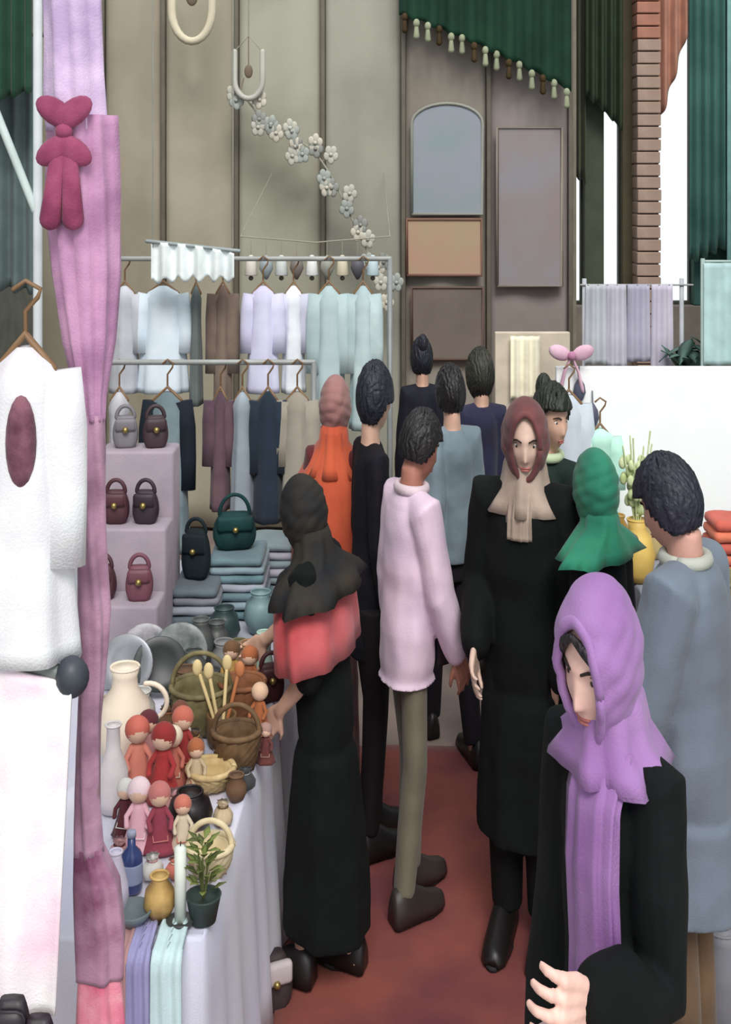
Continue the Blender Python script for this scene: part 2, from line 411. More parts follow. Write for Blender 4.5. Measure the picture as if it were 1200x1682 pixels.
def hand(bm, w, d, side, u, curl=.5, spread=1.0, pn=None):
    # palm from the wrist w along d; pn = palm normal (fingers curl towards it)
    d = d.normalized(); pn = pn or Vector((-side, 0, 0)); pn = (pn-d*pn.dot(d)).normalized(); lat = d.cross(pn).normalized()*side
    pl = u*.052; lw = u*.021
    for k in range(4):                     # metacarpals
        o = (k-1.5)*lw*.56
        tube(bm, [w+lat*o*.6, w+d*pl*.55+lat*o, w+d*pl+lat*o*1.1*spread], [u*.0075, u*.0085, u*.0075], 8)
    ln = (.040, .046, .043, .033)
    for k in range(4):
        o = (1.5-k)*lw*.6*spread; p = w+d*pl+lat*o*1.1; dd = d+lat*(1.5-k)*.10*spread; pts = [p-d*.01*u]; a = 0
        for q in range(3):
            a += curl*(.45+.25*q); dr = (dd.normalized()*math.cos(a)+pn*math.sin(a)); p = p+dr*u*ln[k]*(.42, .33, .25)[q]; pts.append(p)
        tube(bm, pts, [u*.0056, u*.0056, u*.005, u*.0042], 8)
    p0 = w+d*pl*.25+lat*lw*.9; dr = (d*.75+lat*.75+pn*.25).normalized(); p1 = p0+dr*u*.026; p2 = p1+(d*.9+lat*.25+pn*.4).normalized()*u*.022
    tube(bm, [w+d*pl*.12+lat*lw*.3, p0, p1, p2], [u*.008, u*.008, u*.0065, u*.005], 8)

ARM = dict(down=((.16, .03, -1), (.08, -.25, -1)), bent=((.2, .0, -1), (-.25, -1, -.15)), reach=((.12, -.75, -.75), (-.05, -.9, -.45)),
           half=((.14, .08, -1), (-.1, -.8, -.6)), back=((.15, .35, -1), (.05, .1, -1)), fwd=((.14, -.3, -1), (.0, -.5, -.9)))
class Fig: pass
def person(label, x, d, H, head, skin=(214, 172, 150), lean=0, stride=.0, arms=('down', 'down'), hpitch=0, hyaw=0, vox=.009, face=False, wf=1.0, curl=.5, group=None):
    J = Fig(); J.root = t = thing('person', label, 'person', (x, d, .014 if -.2 < x < .55 and 2.2 < d < 4.6 else 0), R(head), group); u = H; J.u = u; J.wf = wf
    J.pel = Vector((0, 0, .525*u)); Rl = Matrix.Rotation(R(lean), 3, 'X')   # positive leans to -Y, the front
    def sp(z, xx=0, yy=0): return J.pel+Rl @ Vector((xx, yy, z*u-.525*u))
    J.sp = sp; J.Rl = Rl; bm = nb()
    prof = [(.47, .075, .06), (.52, .088, .066), (.58, .078, .058), (.63, .07, .052), (.69, .078, .058), (.745, .088, .062), (.79, .086, .054), (.82, .06, .042), (.835, .036, .036), (.88, .031, .034)]
    loft(bm, [ell(sp(z), rx*u*wf*(.86 if z < .8 else 1), ry*u*(.84 if z < .8 else 1), 28, Rl) for z, rx, ry in prof]); J.prof = prof
    J.legs = {}; J.arms = {}
    for s in (-1, 1):
        st = stride*s*u; hip = Vector((s*.047*u*wf, 0, .51*u)); an = Vector((s*.045*u*wf, -st, .045*u)); kn = (hip+an)/2+Vector((0, -.018*u-abs(st)*.12, .012*u))
        tube(bm, [hip, hip*.5+kn*.5, kn, kn*.6+an*.4+Vector((0, .008*u, 0)), an], [.036*u, .032*u, .023*u, .024*u, .021*u], 16)
        tube(bm, [an+Vector((0, .022*u, -.02*u)), an+Vector((s*.006*u, -.05*u, -.025*u)), an+Vector((s*.012*u, -.1*u, -.031*u))], [.022*u, .02*u, .013*u], 12)
        J.legs[s] = (hip, kn, an)
        up, lo = ARM[arms[0 if s < 0 else 1]] if isinstance(arms[0 if s < 0 else 1], str) else arms[0 if s < 0 else 1]
        sh = sp(.803, s*.092*u*wf, 0); uv = Rl @ Vector((up[0]*s, up[1], up[2])); lv = Vector((lo[0]*s, lo[1], lo[2]))
        if isinstance(arms[0 if s < 0 else 1], str): lv = Rl @ lv
        el = sh+uv.normalized()*.165*u; wr = el+lv.normalized()*.145*u
        tube(bm, [sp(.80, s*.05*u*wf, 0), sh, sh*.5+el*.5, el, el*.55+wr*.45, wr], [.026*u, .029*u, .025*u, .021*u, .021*u, .0145*u], 14)
        hand(bm, wr, lv, s, u, curl); J.arms[s] = (sh, el, wr, lv.normalized())
    J.hh = hh = .137*u; Rh = Rl @ Matrix.Rotation(R(hyaw), 3, 'Z') @ Matrix.Rotation(R(hpitch), 3, 'X'); J.Rh = Rh
    nk = sp(.866); J.hc = hc = nk+Rh @ Vector((0, -.018*u, .056*u)); tube(bm, [sp(.83), nk, hc], [.036*u, .033*u, .033*u], 14)
    head_bm(bm, hc, hh, Rh)
    bm = remesh(bm, vox, 2, .5); obj('body', bm, M(skin, .6, 'skin'), t)
    if face:
        for s in (-1, 1):
            e = nb(); c = Rh @ (Vector((s*.145, -.278, .02))*hh)+hc; ball(e, c, .058*hh, 12); eye = obj('eye', e, M((226, 218, 212), .3, 'eye'), t)
            e = nb(); ball(e, c+Rh @ Vector((0, -.042*hh, -.006*hh)), .026*hh, 10); obj('iris', e, M((36, 24, 18), .25, 'eye'), eye)
            e = nb(); tube(e, [Rh @ (Vector((s*q, yy, zz))*hh)+hc for q, yy, zz in ((.07, -.40, .085), (.14, -.375, .11), (.23, -.295, .09))], [.011*hh, .013*hh, .007*hh], 8); obj('eyebrow', e, M((40, 28, 24), .8, 'hair'), t)
        e = nb(); ball(e, Rh @ (Vector((0, -.345, -.272))*hh)+hc, hh, 12, (.095, .034, .016), Rh); ball(e, Rh @ (Vector((0, -.342, -.304))*hh)+hc, hh, 12, (.08, .038, .02), Rh); obj('lips', e, M((176, 106, 100), .5, 'skin'), t)
        for s in (-1, 1):
            e = nb(); tube(e, [Rh @ (Vector((s*q, yy, zz))*hh)+hc for q, yy, zz in ((.085, -.315, .04), (.145, -.335, .066), (.205, -.29, .044))], [.009*hh, .013*hh, .009*hh], 8); obj('eyelid', e, M(tuple(int(v*.55) for v in skin), .6, 'skin'), t)
    return J
def squeeze(J, f):                         # slim build: narrower across, the same from every part
    Rz = Matrix.Rotation(J.root.rotation_euler.z, 3, 'Z'); A = Rz.inverted() @ Matrix.Diagonal((f, 1, 1)) @ Rz
    A4 = A.to_4x4(); done = set(); J.A = A
    def rec(o):
        for ch in o.children:
            if ch.data.name not in done: done.add(ch.data.name); ch.data.transform(A4)
            rec(ch)
    rec(J.root)
def top(J, hem, col, name='coat', ease=.012, flare=1.15, sleeve=.95, vox=.009, depth=None, fold=.035, k=7, collar=None, sl_r=1.0, open_neck=.835):
    u = J.u; bm = nb(); rings = []; wf = J.wf; pr = J.prof
    def rad(z):
        for (a, b) in zip(pr, pr[1:]):
            if a[0] <= z <= b[0]:
                q = (z-a[0])/(b[0]-a[0]); return a[1]+(b[1]-a[1])*q, a[2]+(b[2]-a[2])*q
        return (pr[0][1], pr[0][2])
    zs = []; z = hem
    while z < .47: zs.append(z); z += .035
    zs += [.47, .5, .53, .56, .6, .64, .68, .72, .76, .79, .812, open_neck]; zs = [z for z in zs if z >= hem]
    ph = random.uniform(0, 6)
    for z in zs:
        if z >= .47:
            rx, ry = rad(z); q = 0
            if .55 < z < .69: rx += .006; ry += .006
        else:
            q = (.47-z)/.47; rx, ry = .086*(1+(flare-1)*q*2), .07*(1+(flare-1)*q*2.2)
            if depth: ry = ry+(depth-ry)*min(1, q*1.6)
        c = J.sp(z) if z > .525 else Vector((0, 0, z*u))
        rings.append(ell(c, (rx*wf+ease)*u if z < .82 else (rx*wf+ease*.4)*u, (ry+ease)*u if z < .82 else (ry+ease*.4)*u, 48, J.Rl if z > .525 else None, fold*(.25 if z > .56 else min(1, .4+q*1.6)), k, ph))
    loft(bm, rings)
    for s in (-1, 1):
        sh, el, wr, lv = J.arms[s]; e = ease*u
        if sleeve > .5:
            en = el+(wr-el)*((sleeve-.5)*2); pts = [J.sp(.80, s*.04*u*wf), sh, sh*.5+el*.5, el, el*.5+en*.5, en]; rr = [.036*u+e*.5, .038*u+e*.8, .033*u+e*.9, (.028*u+e)*sl_r, (.026*u+e)*sl_r, (.02*u+e)*sl_r]
        else:
            en = sh+(el-sh)*sleeve*2; pts = [J.sp(.80, s*.04*u*wf), sh, en]; rr = [.036*u+e*.5, .038*u+e*.8, .035*u+e]
        tube(bm, pts, rr, 16)
    bm = remesh(bm, vox, 3, .5)
    for v in bm.verts:
        v.co += Vector((noise.noise(v.co*13), noise.noise(v.co*13+Vector((9, 0, 0))), 0))*.006
    o = obj(name, bm, col, J.root)
    if collar:
        b = nb(); torus(b, J.sp(.838), .045*u, .011*u, 24, 8, J.Rl); obj('collar', b, collar, J.root)
    return o
def trousers(J, col, length=.97, vox=.009, r=1.0):
    u = J.u; bm = nb(); loft(bm, [ell((0, 0, z*u), rx*u*J.wf*(.8+.1*r), ry*u*(.7+.2*r), 28) for z, rx, ry in ((.45, .086, .07), (.5, .095, .074), (.55, .09, .068), (.6, .082, .062))])
    for s in (-1, 1):
        hip, kn, an = J.legs[s]; en = kn+(an-kn)*length
        tube(bm, [hip, hip*.5+kn*.5, kn, kn*.5+en*.5, en], [.06*u*r, .056*u*r, .022*u*(1+r), .0215*u*(1+r), .019*u*(1+r)], 18, ends=False)
    obj('trousers', remesh(bm, vox, 3), col, J.root)
def shoes(J, col, sole=(30, 28, 28)):
    u = J.u
    for s in (-1, 1):
        an = J.legs[s][2]; b = nb(); rings = []
        for y, w, h in ((.046, .022, .05), (.036, .03, .066), (0, .032, .07), (-.04, .033, .056), (-.08, .034, .036), (-.115, .03, .028), (-.132, .018, .02)):
            ring = []
            for q in range(16):
                a = 2*PI*q/16; zz = max(0, math.sin(a))*h*u+.008; ring.append(Vector((an.x+s*.008*u+w*u*math.cos(a), an.y+y*u, zz if math.sin(a) > 0 else .008)))
            rings.append(ring)
        loft(b, rings); sh = obj('shoe', b, col, J.root)
        b = nb(); n = 20
        lo = [Vector((an.x+s*.008*u+.035*u*math.cos(2*PI*q/n)*(.8 if math.sin(2*PI*q/n) > 0 else 1), an.y-.048*u+.09*u*math.sin(2*PI*q/n), 0)) for q in range(n)]
        loft(b, [lo, [p+Vector((0, 0, .012)) for p in lo]]); obj('sole', b, M(sole, .8, 'rubber'), sh)
def headscarf(J, col, name='headscarf', ox=.60, oz=.80, cz=-.06, drape=True, dcol=None, dry=1.0, tails=(), th=.012, spread=1.0, low=.775, pad=.06):
    u, hh = J.u, J.hh; bm = nb(); nu, nv = 80, 60; grid = {}
    def mp(x, y, z):
        wr = 1+.022*math.sin(11*z+6*y+3*x+2*noise.noise(Vector((x, y, z))*2))+.016*math.sin(21*z-8*y)+.05*noise.noise(Vector((x*2.5, y*2.5, z*4)))
        px, py, pz = (.335+pad)*x*wr*(1 if z > 0 else 1-.24*(-z)**1.5), (.425+pad)*y*wr, (.5+pad*.9)*z
        if z < -.1 and y > 0: py *= 1-.12*(-z-.1)
        return J.Rh @ (Vector((px, py, pz))*hh)+J.hc
    for j in range(nv+1):
        t = PI*j/nv
        for i in range(nu):
            ph = 2*PI*i/nu; grid[i, j] = bm.verts.new(mp(math.sin(t)*math.cos(ph), math.sin(t)*math.sin(ph), -math.cos(t)))
    rim = nb(); rp = []
    for k in range(49):
        a = 2*PI*k/48; x, z = ox*math.cos(a), cz+oz*math.sin(a); rp.append(mp(x, -math.sqrt(max(0.0, 1-x*x-z*z)), z))
    tube(rim, rp, .05*hh, 8, ends=False); obj('scarf_hem', rim, col, J.root)
    for j in range(nv):
        for i in range(nu):
            ph = 2*PI*(i+.5)/nu; t = PI*(j+.5)/nv; x, y, z = math.sin(t)*math.cos(ph), math.sin(t)*math.sin(ph), -math.cos(t)
            if y < 0 and (x/ox)**2+((z-cz)/oz)**2 < 1: continue
            vs = [grid[i, j], grid[(i+1) % nu, j], grid[(i+1) % nu, j+1], grid[i, j+1]]
            bm.faces.new(vs)
    bmesh.ops.delete(bm, geom=[v for v in bm.verts if not v.link_faces], context='VERTS')
    o = obj(name, bm, col, J.root); sd = o.modifiers.new('s', 'SOLIDIFY'); sd.thickness = th; sd.offset = 0
    if drape:
        b = nb(); ch = J.hc+J.Rh @ Vector((0, .10*hh, -.24*hh)); rings = []
        for q, (rx, ry) in enumerate(((.33*hh, .38*hh), (.375*hh, .42*hh), (.40*hh, .44*hh), (.072*u*spread, .066*u), (.094*u*spread, .074*u*dry), (.118*u*spread, .082*u*dry))):
            zt = (0, .16, .36, .58, .78, 1)[q]; c = ch.lerp(J.sp(low), zt); rings.append(ell(c, rx, ry, 40, J.Rl, .03+.012*q, 8, 1.3))
        loft(b, rings, cap=True); obj('scarf_drape', b, dcol or col, J.root)
    for pts, w in tails:
        b = nb(); rings = []
        for i, p in enumerate(pts):
            rings.append(ell(p, w, .016, 36, None, .16, 9, i*.5))
        # refine
        fine = []
        for a, c in zip(rings, rings[1:]):
            for q in range(6): fine.append([pa.lerp(pc, q/6) for pa, pc in zip(a, c)])
        fine.append(rings[-1]); loft(b, fine); obj('scarf_tail', b, col, J.root)
    return o
def hair(J, col, length=-.25, front=.42, name='hair', pad=.05, bun=False, side=.62):
    hh = J.hh; bm = nb(); nu, nv = 64, 40; grid = {}
    for j in range(nv+1):
        t = PI*j/nv
        for i in range(nu):
            ph = 2*PI*i/nu; x, y, z = math.sin(t)*math.cos(ph), math.sin(t)*math.sin(ph), -math.cos(t)
            f = 1+.05*noise.noise(Vector((x*9, y*9, z*2.2)))+.02*math.sin(ph*23+z*4)
            p = pad
            px, py, pz = (.335+p)*x*f*(1 if z > 0 else 1-.2*(-z)**1.5), (.425+p)*y*f, (.5+p)*z*f
            if z < -.1 and y > 0: py *= 1-.3*(-z-.1)
            grid[i, j] = bm.verts.new(J.Rh @ (Vector((px, py, pz))*hh)+J.hc)
    for j in range(nv):
        for i in range(nu):
            ph = 2*PI*(i+.5)/nu; t = PI*(j+.5)/nv; y, z = math.sin(t)*math.sin(ph), -math.cos(t)
            lim = front if y < -.35 else (length if y > .25 else length+(front-length)*((.25-y)/.6)**1.3)
            if z < lim: continue
            bm.faces.new((grid[i, j], grid[(i+1) % nu, j], grid[(i+1) % nu, j+1], grid[i, j+1]))
    bmesh.ops.delete(bm, geom=[v for v in bm.verts if not v.link_faces], context='VERTS')
    o = obj(name, bm, col, J.root); sd = o.modifiers.new('s', 'SOLIDIFY'); sd.thickness = .014; sd.offset = 0
    if bun:
        b = nb(); ball(b, J.hc+J.Rh @ (Vector((0, .3, .42))*hh), .2*hh, 14, (1, 1, 1.3)); obj('hair_bun', b, col, J.root)
    return o
BLK = M((10, 16, 16), .9, 'cloth', (5, 8, 9), 6); BLK2 = M((13, 15, 20), .9, 'cloth', (7, 8, 11), 6); SHOE = M((28, 25, 25), .45, 'leather')
HAIR = M((26, 22, 26), .55, 'hair'); NAVYH = M((34, 34, 52), .6, 'hair', (22, 24, 34), 10)

# A: short woman at the craft table
J = person('short woman in long black coat, dark headscarf and pink shawl at the craft table', X(535, 3.52), 3.52, 1.45, -112, lean=6, stride=.06, arms=('reach', 'half'), hpitch=14, vox=.007, wf=.9, face=True)
top(J, .10, BLK, 'long_coat', .016, 1.14, .55, depth=.115)
headscarf(J, M((52, 46, 38), .85, 'cloth', (30, 32, 36), 9), spread=1.62, low=.768, dry=1.5)
b = nb(); loft(b, [ell(J.sp(z, 0, -.02), rx, ry+.03, 48, J.Rl, f, 9, .4) for z, rx, ry, f in ((.645, .25, .13, .05), (.69, .25, .128, .045), (.735, .245, .122, .04), (.77, .2, .09, .03), (.79, .12, .05, .02))])
obj('shawl', b, M((206, 104, 108), .85, 'cloth', (178, 66, 70), 5), J.root)
shoes(J, SHOE); squeeze(J, .68)
# B: woman in orange
J = person('woman in bright orange shawl over dark red dress, behind the pink shawl woman', X(548, 4.5), 4.5, 1.57, 165, arms=('half', 'down'), wf=.8, vox=.01)
top(J, .08, M((92, 30, 34), .85, 'cloth', (70, 22, 30), 5), 'dress', .012, 1.15, .9)
headscarf(J, M((158, 116, 112), .85, 'cloth', (140, 98, 96), 6), dcol=M((206, 96, 64), .85, 'cloth', (176, 72, 50), 4), spread=.9)
b = nb(); loft(b, [ell(J.sp(z), rx, ry, 48, J.Rl, f, 9, .8) for z, rx, ry, f in ((.55, .25, .15, .06), (.62, .25, .15, .055), (.7, .24, .145, .05), (.76, .22, .13, .045), (.81, .16, .1, .03), (.85, .09, .075, .02), (.88, .08, .08, .01))])
obj('shawl', b, M((206, 96, 64), .85, 'cloth', (176, 72, 50), 4), J.root); shoes(J, SHOE); squeeze(J, .62)
# C: person in black left of the pink shirt
J = person('tall slim person all in black between the orange shawl and the pink shirt', X(608, 4.2), 4.2, 1.67, 112, arms=('down', 'down'), wf=.72, vox=.01, stride=.02)
trousers(J, M((26, 22, 24), .85)); top(J, .40, M((22, 20, 30), .85, 'cloth', (16, 13, 18), 5), 'long_shirt', .008, 1.02, .95); hair(J, M((26, 30, 42), .6, 'hair'), -.6, -.1); shoes(J, SHOE); squeeze(J, .56)
# D: pink shirt
J = person('person in long pale pink shirt and khaki trousers walking in the middle of the aisle', X(668, 3.86), 3.86, 1.575, 118, skin=(176, 118, 100), arms=('fwd', 'down'), lean=3, stride=.035, wf=.85, hpitch=12, vox=.008, face=True)
trousers(J, M((118, 112, 94), .85, 'cloth', (100, 92, 78), 5), r=.69); top(J, .46, M((226, 200, 216), .85, 'cloth', (206, 182, 206), 5), 'long_shirt', .017, 1.2, .93, depth=.155, collar=M((216, 196, 204))); hair(J, HAIR, -.35, .3); shoes(J, M((50, 42, 38), .5, 'leather'))
b = nb(); box(b, (-.06, -.17, .80), (.05, .10, .10), .015); obj('belt_pouch', b, M((34, 26, 34), .7, 'leather'), J.root)
squeeze(J, .66)
# E: grey blue jacket
J = person('person in grey blue jacket and dark trousers walking away beyond the pink shirt', X(742, 4.95), 4.95, 1.56, 200, arms=('down', 'back'), stride=.11, wf=.85, vox=.01)
trousers(J, M((30, 26, 34), .85), r=.9); top(J, .50, M((124, 140, 150), .85, 'cloth', (96, 110, 120), 5), 'jacket', .014, 1.05, .95); hair(J, HAIR, -.5, .2); shoes(J, SHOE); squeeze(J, .66)
# F: navy with maroon skirt
J = person('dark haired woman in navy top and maroon skirt far down the aisle', X(790, 5.6), 5.6, 1.53, 190, arms=('half', 'down'), wf=.8, vox=.011)
top(J, .12, M((112, 54, 66), .85, 'cloth', (80, 40, 54), 5), 'skirt', .008, 1.12, .4); top(J, .48, M((42, 42, 70), .85, 'cloth', (34, 32, 52), 5), 'blouse', .016, 1.05, .95); hair(J, M((52, 50, 40), .6, 'hair', (36, 36, 30)), -.9, .1, pad=.09); shoes(J, SHOE); squeeze(J, .66)
# F2: far figure in black
J = person('farthest person in the aisle, in black with a black hair bun', X(693, 6.3), 6.3, 1.50, 185, wf=.8, vox=.012)
top(J, .2, M((30, 30, 42), .85), 'coat', .012, 1.1, .95); hair(J, M((28, 30, 42), .6, 'hair'), -.6, .1, bun=True); shoes(J, SHOE); squeeze(J, .66)
# G: woman in black coat, centre right
J = person('woman in long black coat with a maroon headscarf and beige neck scarf facing the camera', X(862, 3.7), 3.7, 1.645, -22, skin=(206, 176, 160), arms=('half', 'down'), wf=1.0, vox=.006, face=True, hpitch=6, hyaw=12)
trousers(J, M((14, 17, 16), .85)); top(J, .20, BLK, 'long_coat', .018, 1.18, .95); headscarf(J, M((112, 66, 66), .85, 'cloth', (80, 48, 50), 7), ox=.66, oz=.80, cz=-.02, dcol=M((182, 162, 148), .85, 'cloth', (150, 132, 120), 8), spread=.84, low=.79,
    tails=[([J.sp(.835)+Vector((.0, -.085, 0)), J.sp(.79)+Vector((0, -.12, 0)), J.sp(.75)+Vector((0, -.125, 0))], .045)])
[o for o in J.root.children if o.name.startswith('scarf_tail')][0].data.materials[0] = M((182, 162, 148), .85, 'cloth', (150, 132, 120), 8)
shoes(J, SHOE); squeeze(J, .74)
# H: behind G
J = person('dark haired person with a pale green collar behind the maroon headscarf', X(898, 4.3), 4.3, 1.6, -30, arms=('down', 'down'), wf=.75, vox=.01, face=True, hyaw=60, hpitch=4)
top(J, .15, M((28, 44, 38), .85, 'cloth', (20, 30, 30), 5), 'long_coat', .008, 1.1, .95, collar=M((184, 200, 164))); hair(J, M((30, 34, 24), .6, 'hair'), -.75, .35, bun=True, pad=.07); shoes(J, SHOE); squeeze(J, .68)
# I: green scarf
J = person('woman in bright green headscarf and black coat, behind the purple headscarf', X(986, 3.5), 3.5, 1.53, 215, arms=('half', 'half'), wf=.8, vox=.01)
top(J, .1, BLK2, 'long_coat', .012, 1.12, .95); headscarf(J, M((44, 128, 100), .8, 'cloth', (28, 96, 78), 4), low=.81, spread=1.45); shoes(J, SHOE); squeeze(J, .62)
# K: boy in grey blue tunic
J = person('boy with dark hair in a long grey blue tunic at right, back to the camera', X(1138, 3.05), 3.05, 1.62, -128, skin=(198, 150, 136), arms=('half', 'fwd'), lean=3, wf=1.05, hpitch=16, hyaw=-4, vox=.006, face=True)
trousers(J, M((112, 88, 66), .85, 'cloth', (78, 62, 48), 5), r=.84); top(J, .325, M((112, 124, 138), .85, 'cloth', (98, 104, 116), 3), 'tunic', .022, 1.2, .95, collar=M((176, 178, 168))); hair(J, NAVYH, -.5, .28, pad=.075); shoes(J, SHOE); squeeze(J, .74)
# L: woman with the purple scarf, nearest
J = person('young woman in a long purple headscarf and black coat, nearest the camera, looking down', X(1006, 1.98), 1.98, 1.685, -46, skin=(232, 190, 176), arms=('down', ((.10, -.15, -1), (-.14, -.7, .19))), lean=1, wf=.72, hpitch=12, hyaw=-6, vox=.0045, face=True, curl=.75)
top(J, .12, BLK, 'long_coat', .012, 1.1, .95, vox=.007)
LIL = M((158, 120, 172), .8, 'cloth', (132, 88, 148), 5)
u = J.u
tl = [J.sp(.845)+Vector((.02, -.07, 0)), J.sp(.80)+Vector((.02, -.125, 0)), J.sp(.74)+Vector((.02, -.14, 0)), J.sp(.66)+Vector((.022, -.13, 0)), J.sp(.6)+Vector((.018, -.128, 0))]
headscarf(J, LIL, ox=.66, oz=.80, cz=-.06, tails=[(tl, .062)], low=.815, spread=.78)
b = nb(); hh = J.hh
for s in (-1, 1):
    tube(b, [J.hc+J.Rh @ (Vector((s*q, yy, zz))*hh) for q, yy, zz in ((.02, -.40, .33), (.12, -.385, .27), (.21, -.335, .17), (.26, -.26, .05))], [.03*hh, .045*hh, .045*hh, .03*hh], 10)
obj('hair', b, HAIR, J.root); shoes(J, SHOE); squeeze(J, .64)
sh, el, wr, lv = J.arms[1]
bc = J.root.location+Matrix.Rotation(R(-46), 3, 'Z') @ (J.A @ (wr+lv*.09))
handbag('pale pink purse held in the hand of the woman with the purple headscarf', (bc.x-.005, bc.y, bc.z-.19), .12, .12, .05, M((232, 204, 208), .7, 'leather'), R(-30), name='purse')

# ================================================================ LEFT FOREGROUND
WHT = M((226, 228, 230), .8, 'cloth', (206, 202, 208), 7)
# white pole frame
t = thing('tent_pole', 'thin white stall pole with a slanting brace at the upper left', 'pole', (X(62, 2.35), 2.35, 0))
b = nb(); tube(b, [(0, 0, 0), (0, 0, 3.0)], .009, 12); obj('upright', b, M((206, 212, 214), .5, 'paint'), t)
b = nb(); tube(b, [P(-20, 150, 2.35)-Vector(t.location), P(58, 345, 2.35)-Vector(t.location)], .008, 10); obj('brace', b, M((196, 210, 206), .5, 'paint'), t)
b = nb(); lathe(b, [(.06, 0), (.06, .01), (.02, .02), (.014, .05)], 20); obj('foot', b, M((90, 90, 92), .6, 'metal'), t)
# pink net round a post
d = 2.12
t = thing('draped_post', 'post wrapped from top to bottom in pink and mauve net with a dark pink bow', 'post', (X(150, d), d, 0))
b = nb(); tube(b, [(0, 0, 0), (0, 0, 3)], .016, 12); obj('pole', b, M((150, 120, 130), .6, 'paint'), t)
def drape(prof, col, name, n=40, k=7, fold=.12, tw=.5):
    b = nb(); rings = []
    for (px, py, wpx) in prof:
        c = P(px, py, d)-Vector(t.location); rings.append((c, wpx/F*d/2))
    fine = []
    for (c0, w0), (c1, w1) in zip(rings, rings[1:]):
        for q in range(8): fine.append((c0.lerp(c1, q/8), w0+(w1-w0)*q/8))
    fine.append(rings[-1])
    loft(b, [ell(c, w, w*.55+.012, n, None, fold, k, c.z*tw*8) for c, w in fine]); return obj(name, b, col, t)
MAUVE = M((196, 148, 182), .8, 'cloth', (162, 116, 152), 16); LILAC = M((214, 190, 220), .8, 'cloth', (176, 154, 190), 14); DPINK = M((158, 76, 108), .8, 'cloth', (116, 44, 74), 14)
drape([(118, -60, 88), (122, 60, 88), (124, 150, 92), (128, 215, 90)], LILAC, 'lilac_net')
drape([(136, 190, 104), (138, 330, 110), (142, 450, 100), (146, 560, 76), (150, 650, 44), (152, 690, 38)], MAUVE, 'pink_net', k=9)
drape([(152, 680, 36), (151, 780, 46), (152, 900, 46), (154, 1000, 50), (153, 1080, 40), (147, 1180, 34), (144, 1300, 36), (146, 1400, 46)], M((190, 148, 172), .8, 'cloth', (150, 112, 134), 18), 'mauve_wrap', k=5, tw=1.6)
drape([(146, 1390, 44), (160, 1450, 72), (166, 1540, 80), (165, 1600, 76)], M((176, 134, 158), .8, 'cloth', (120, 66, 96), 14), 'mauve_tail', k=6)
drape([(164, 1585, 66), (166, 1640, 74), (168, 1760, 84), (168, 1900, 90)], M((208, 96, 128), .8, 'cloth', (232, 170, 180), 12), 'pink_tail', k=6)
b = nb()
bc = P(105, 215, d-.055)-Vector(t.location)
for s, a in ((-1, 2.2), (1, .9), (-1, 4.1), (1, 5.3)):
    ball(b, bc+Vector((math.cos(a)*.026, 0, math.sin(a)*.04)), .034, 12, (.65, .4, 1.1), Matrix.Rotation(a, 3, 'Y'))
ball(b, bc, .015, 10)
for q in (-.012, .012): tube(b, [bc, bc+Vector((q, -.005, -.06)), bc+Vector((q*1.6-.004, 0, -.15))], [.01, .014, .019], 10, .5)
obj('bow', b, DPINK, t)
# white dress hanging on the left
garment('white dress with a dark maroon embroidered chest hanging at the left edge', 42, 560, 1062, 118, WHT, 2.02, True, 1.5, name='hanging_dress', trim=M((128, 84, 98), .85, 'print', (72, 36, 52), 26), slen=.62, hook=.1)
# rail with the white bedspread
d = 1.98
t = thing('cloth_rail', 'dark grey cloth rail sloping over the white bedspread at left', 'rail', (X(30, d), d, 0))
p0, p1 = P(-120, 1042, d)-Vector(t.location), P(118, 1112, d)-Vector(t.location)
b = nb(); tube(b, [p0, p1], .014, 12); obj('bar', b, M((104, 112, 108), .5, 'metal'), t)
b = nb(); ball(b, p1, .028, 14, (1, 1, 1.2)); obj('knob', b, M((52, 58, 66), .5, 'metal'), t)
for q in (.05, .8):
    p = p0.lerp(p1, q); b = nb(); tube(b, [p, (p.x-.02, .09, 0)], .012, 10); obj('leg', b, M((104, 112, 108), .5, 'metal'), t)
def fn(u, v):
    x = -.30+u*.392; zt = p0.lerp(p1, .5).z+(x-p0.lerp(p1, .5).x)*(-(p0.z-p1.z)/(p1.x-p0.x))-.006; x2 = x*(1-.12*(1-v))-.012*(1-v)
    return (x2, -.022-.018*(1-v)+.012*math.sin(u*22)*(1-v*.6), .97+(zt-.97)*v)
o = obj('bedspread', sheet(1, 1, 50, 30, fn, .008), M((234, 234, 235), .85, 'print', (230, 196, 212), 8, mix=.58), None, loc=t.location)
tag(o, 'white bedspread with faint pink print hanging from the dark rail at left', 'bedspread')
t = thing('side_stool', 'tall stool with a white top under the bedspread at lower left', 'stool', (X(40, 1.76), 1.76, 0))
b = nb(); box(b, (0, 0, .99), (.3, .16, .03), .006); obj('seat', b, M((200, 200, 200), .6, 'paint'), t)
for sx in (-1, 1):
    for sy in (-1, 1): b = nb(); tube(b, [(sx*.12, sy*.06, .975), (sx*.13, sy*.065, 0)], .012, 8, ends=False); obj('leg', b, M((200, 200, 200), .6, 'paint'), t)
handbag('small black purse on the stool at the bottom left corner, left one', (X(20, 1.74), 1.74, 1.005), .06, .13, .05, M((40, 34, 40), .5, 'leather'), 0, False, 'purse')
handbag('small black purse on the stool at the bottom left corner, right one', (X(64, 1.73), 1.73, 1.005), .055, .11, .05, M((36, 26, 34), .5, 'leather'), 0, False, 'purse')

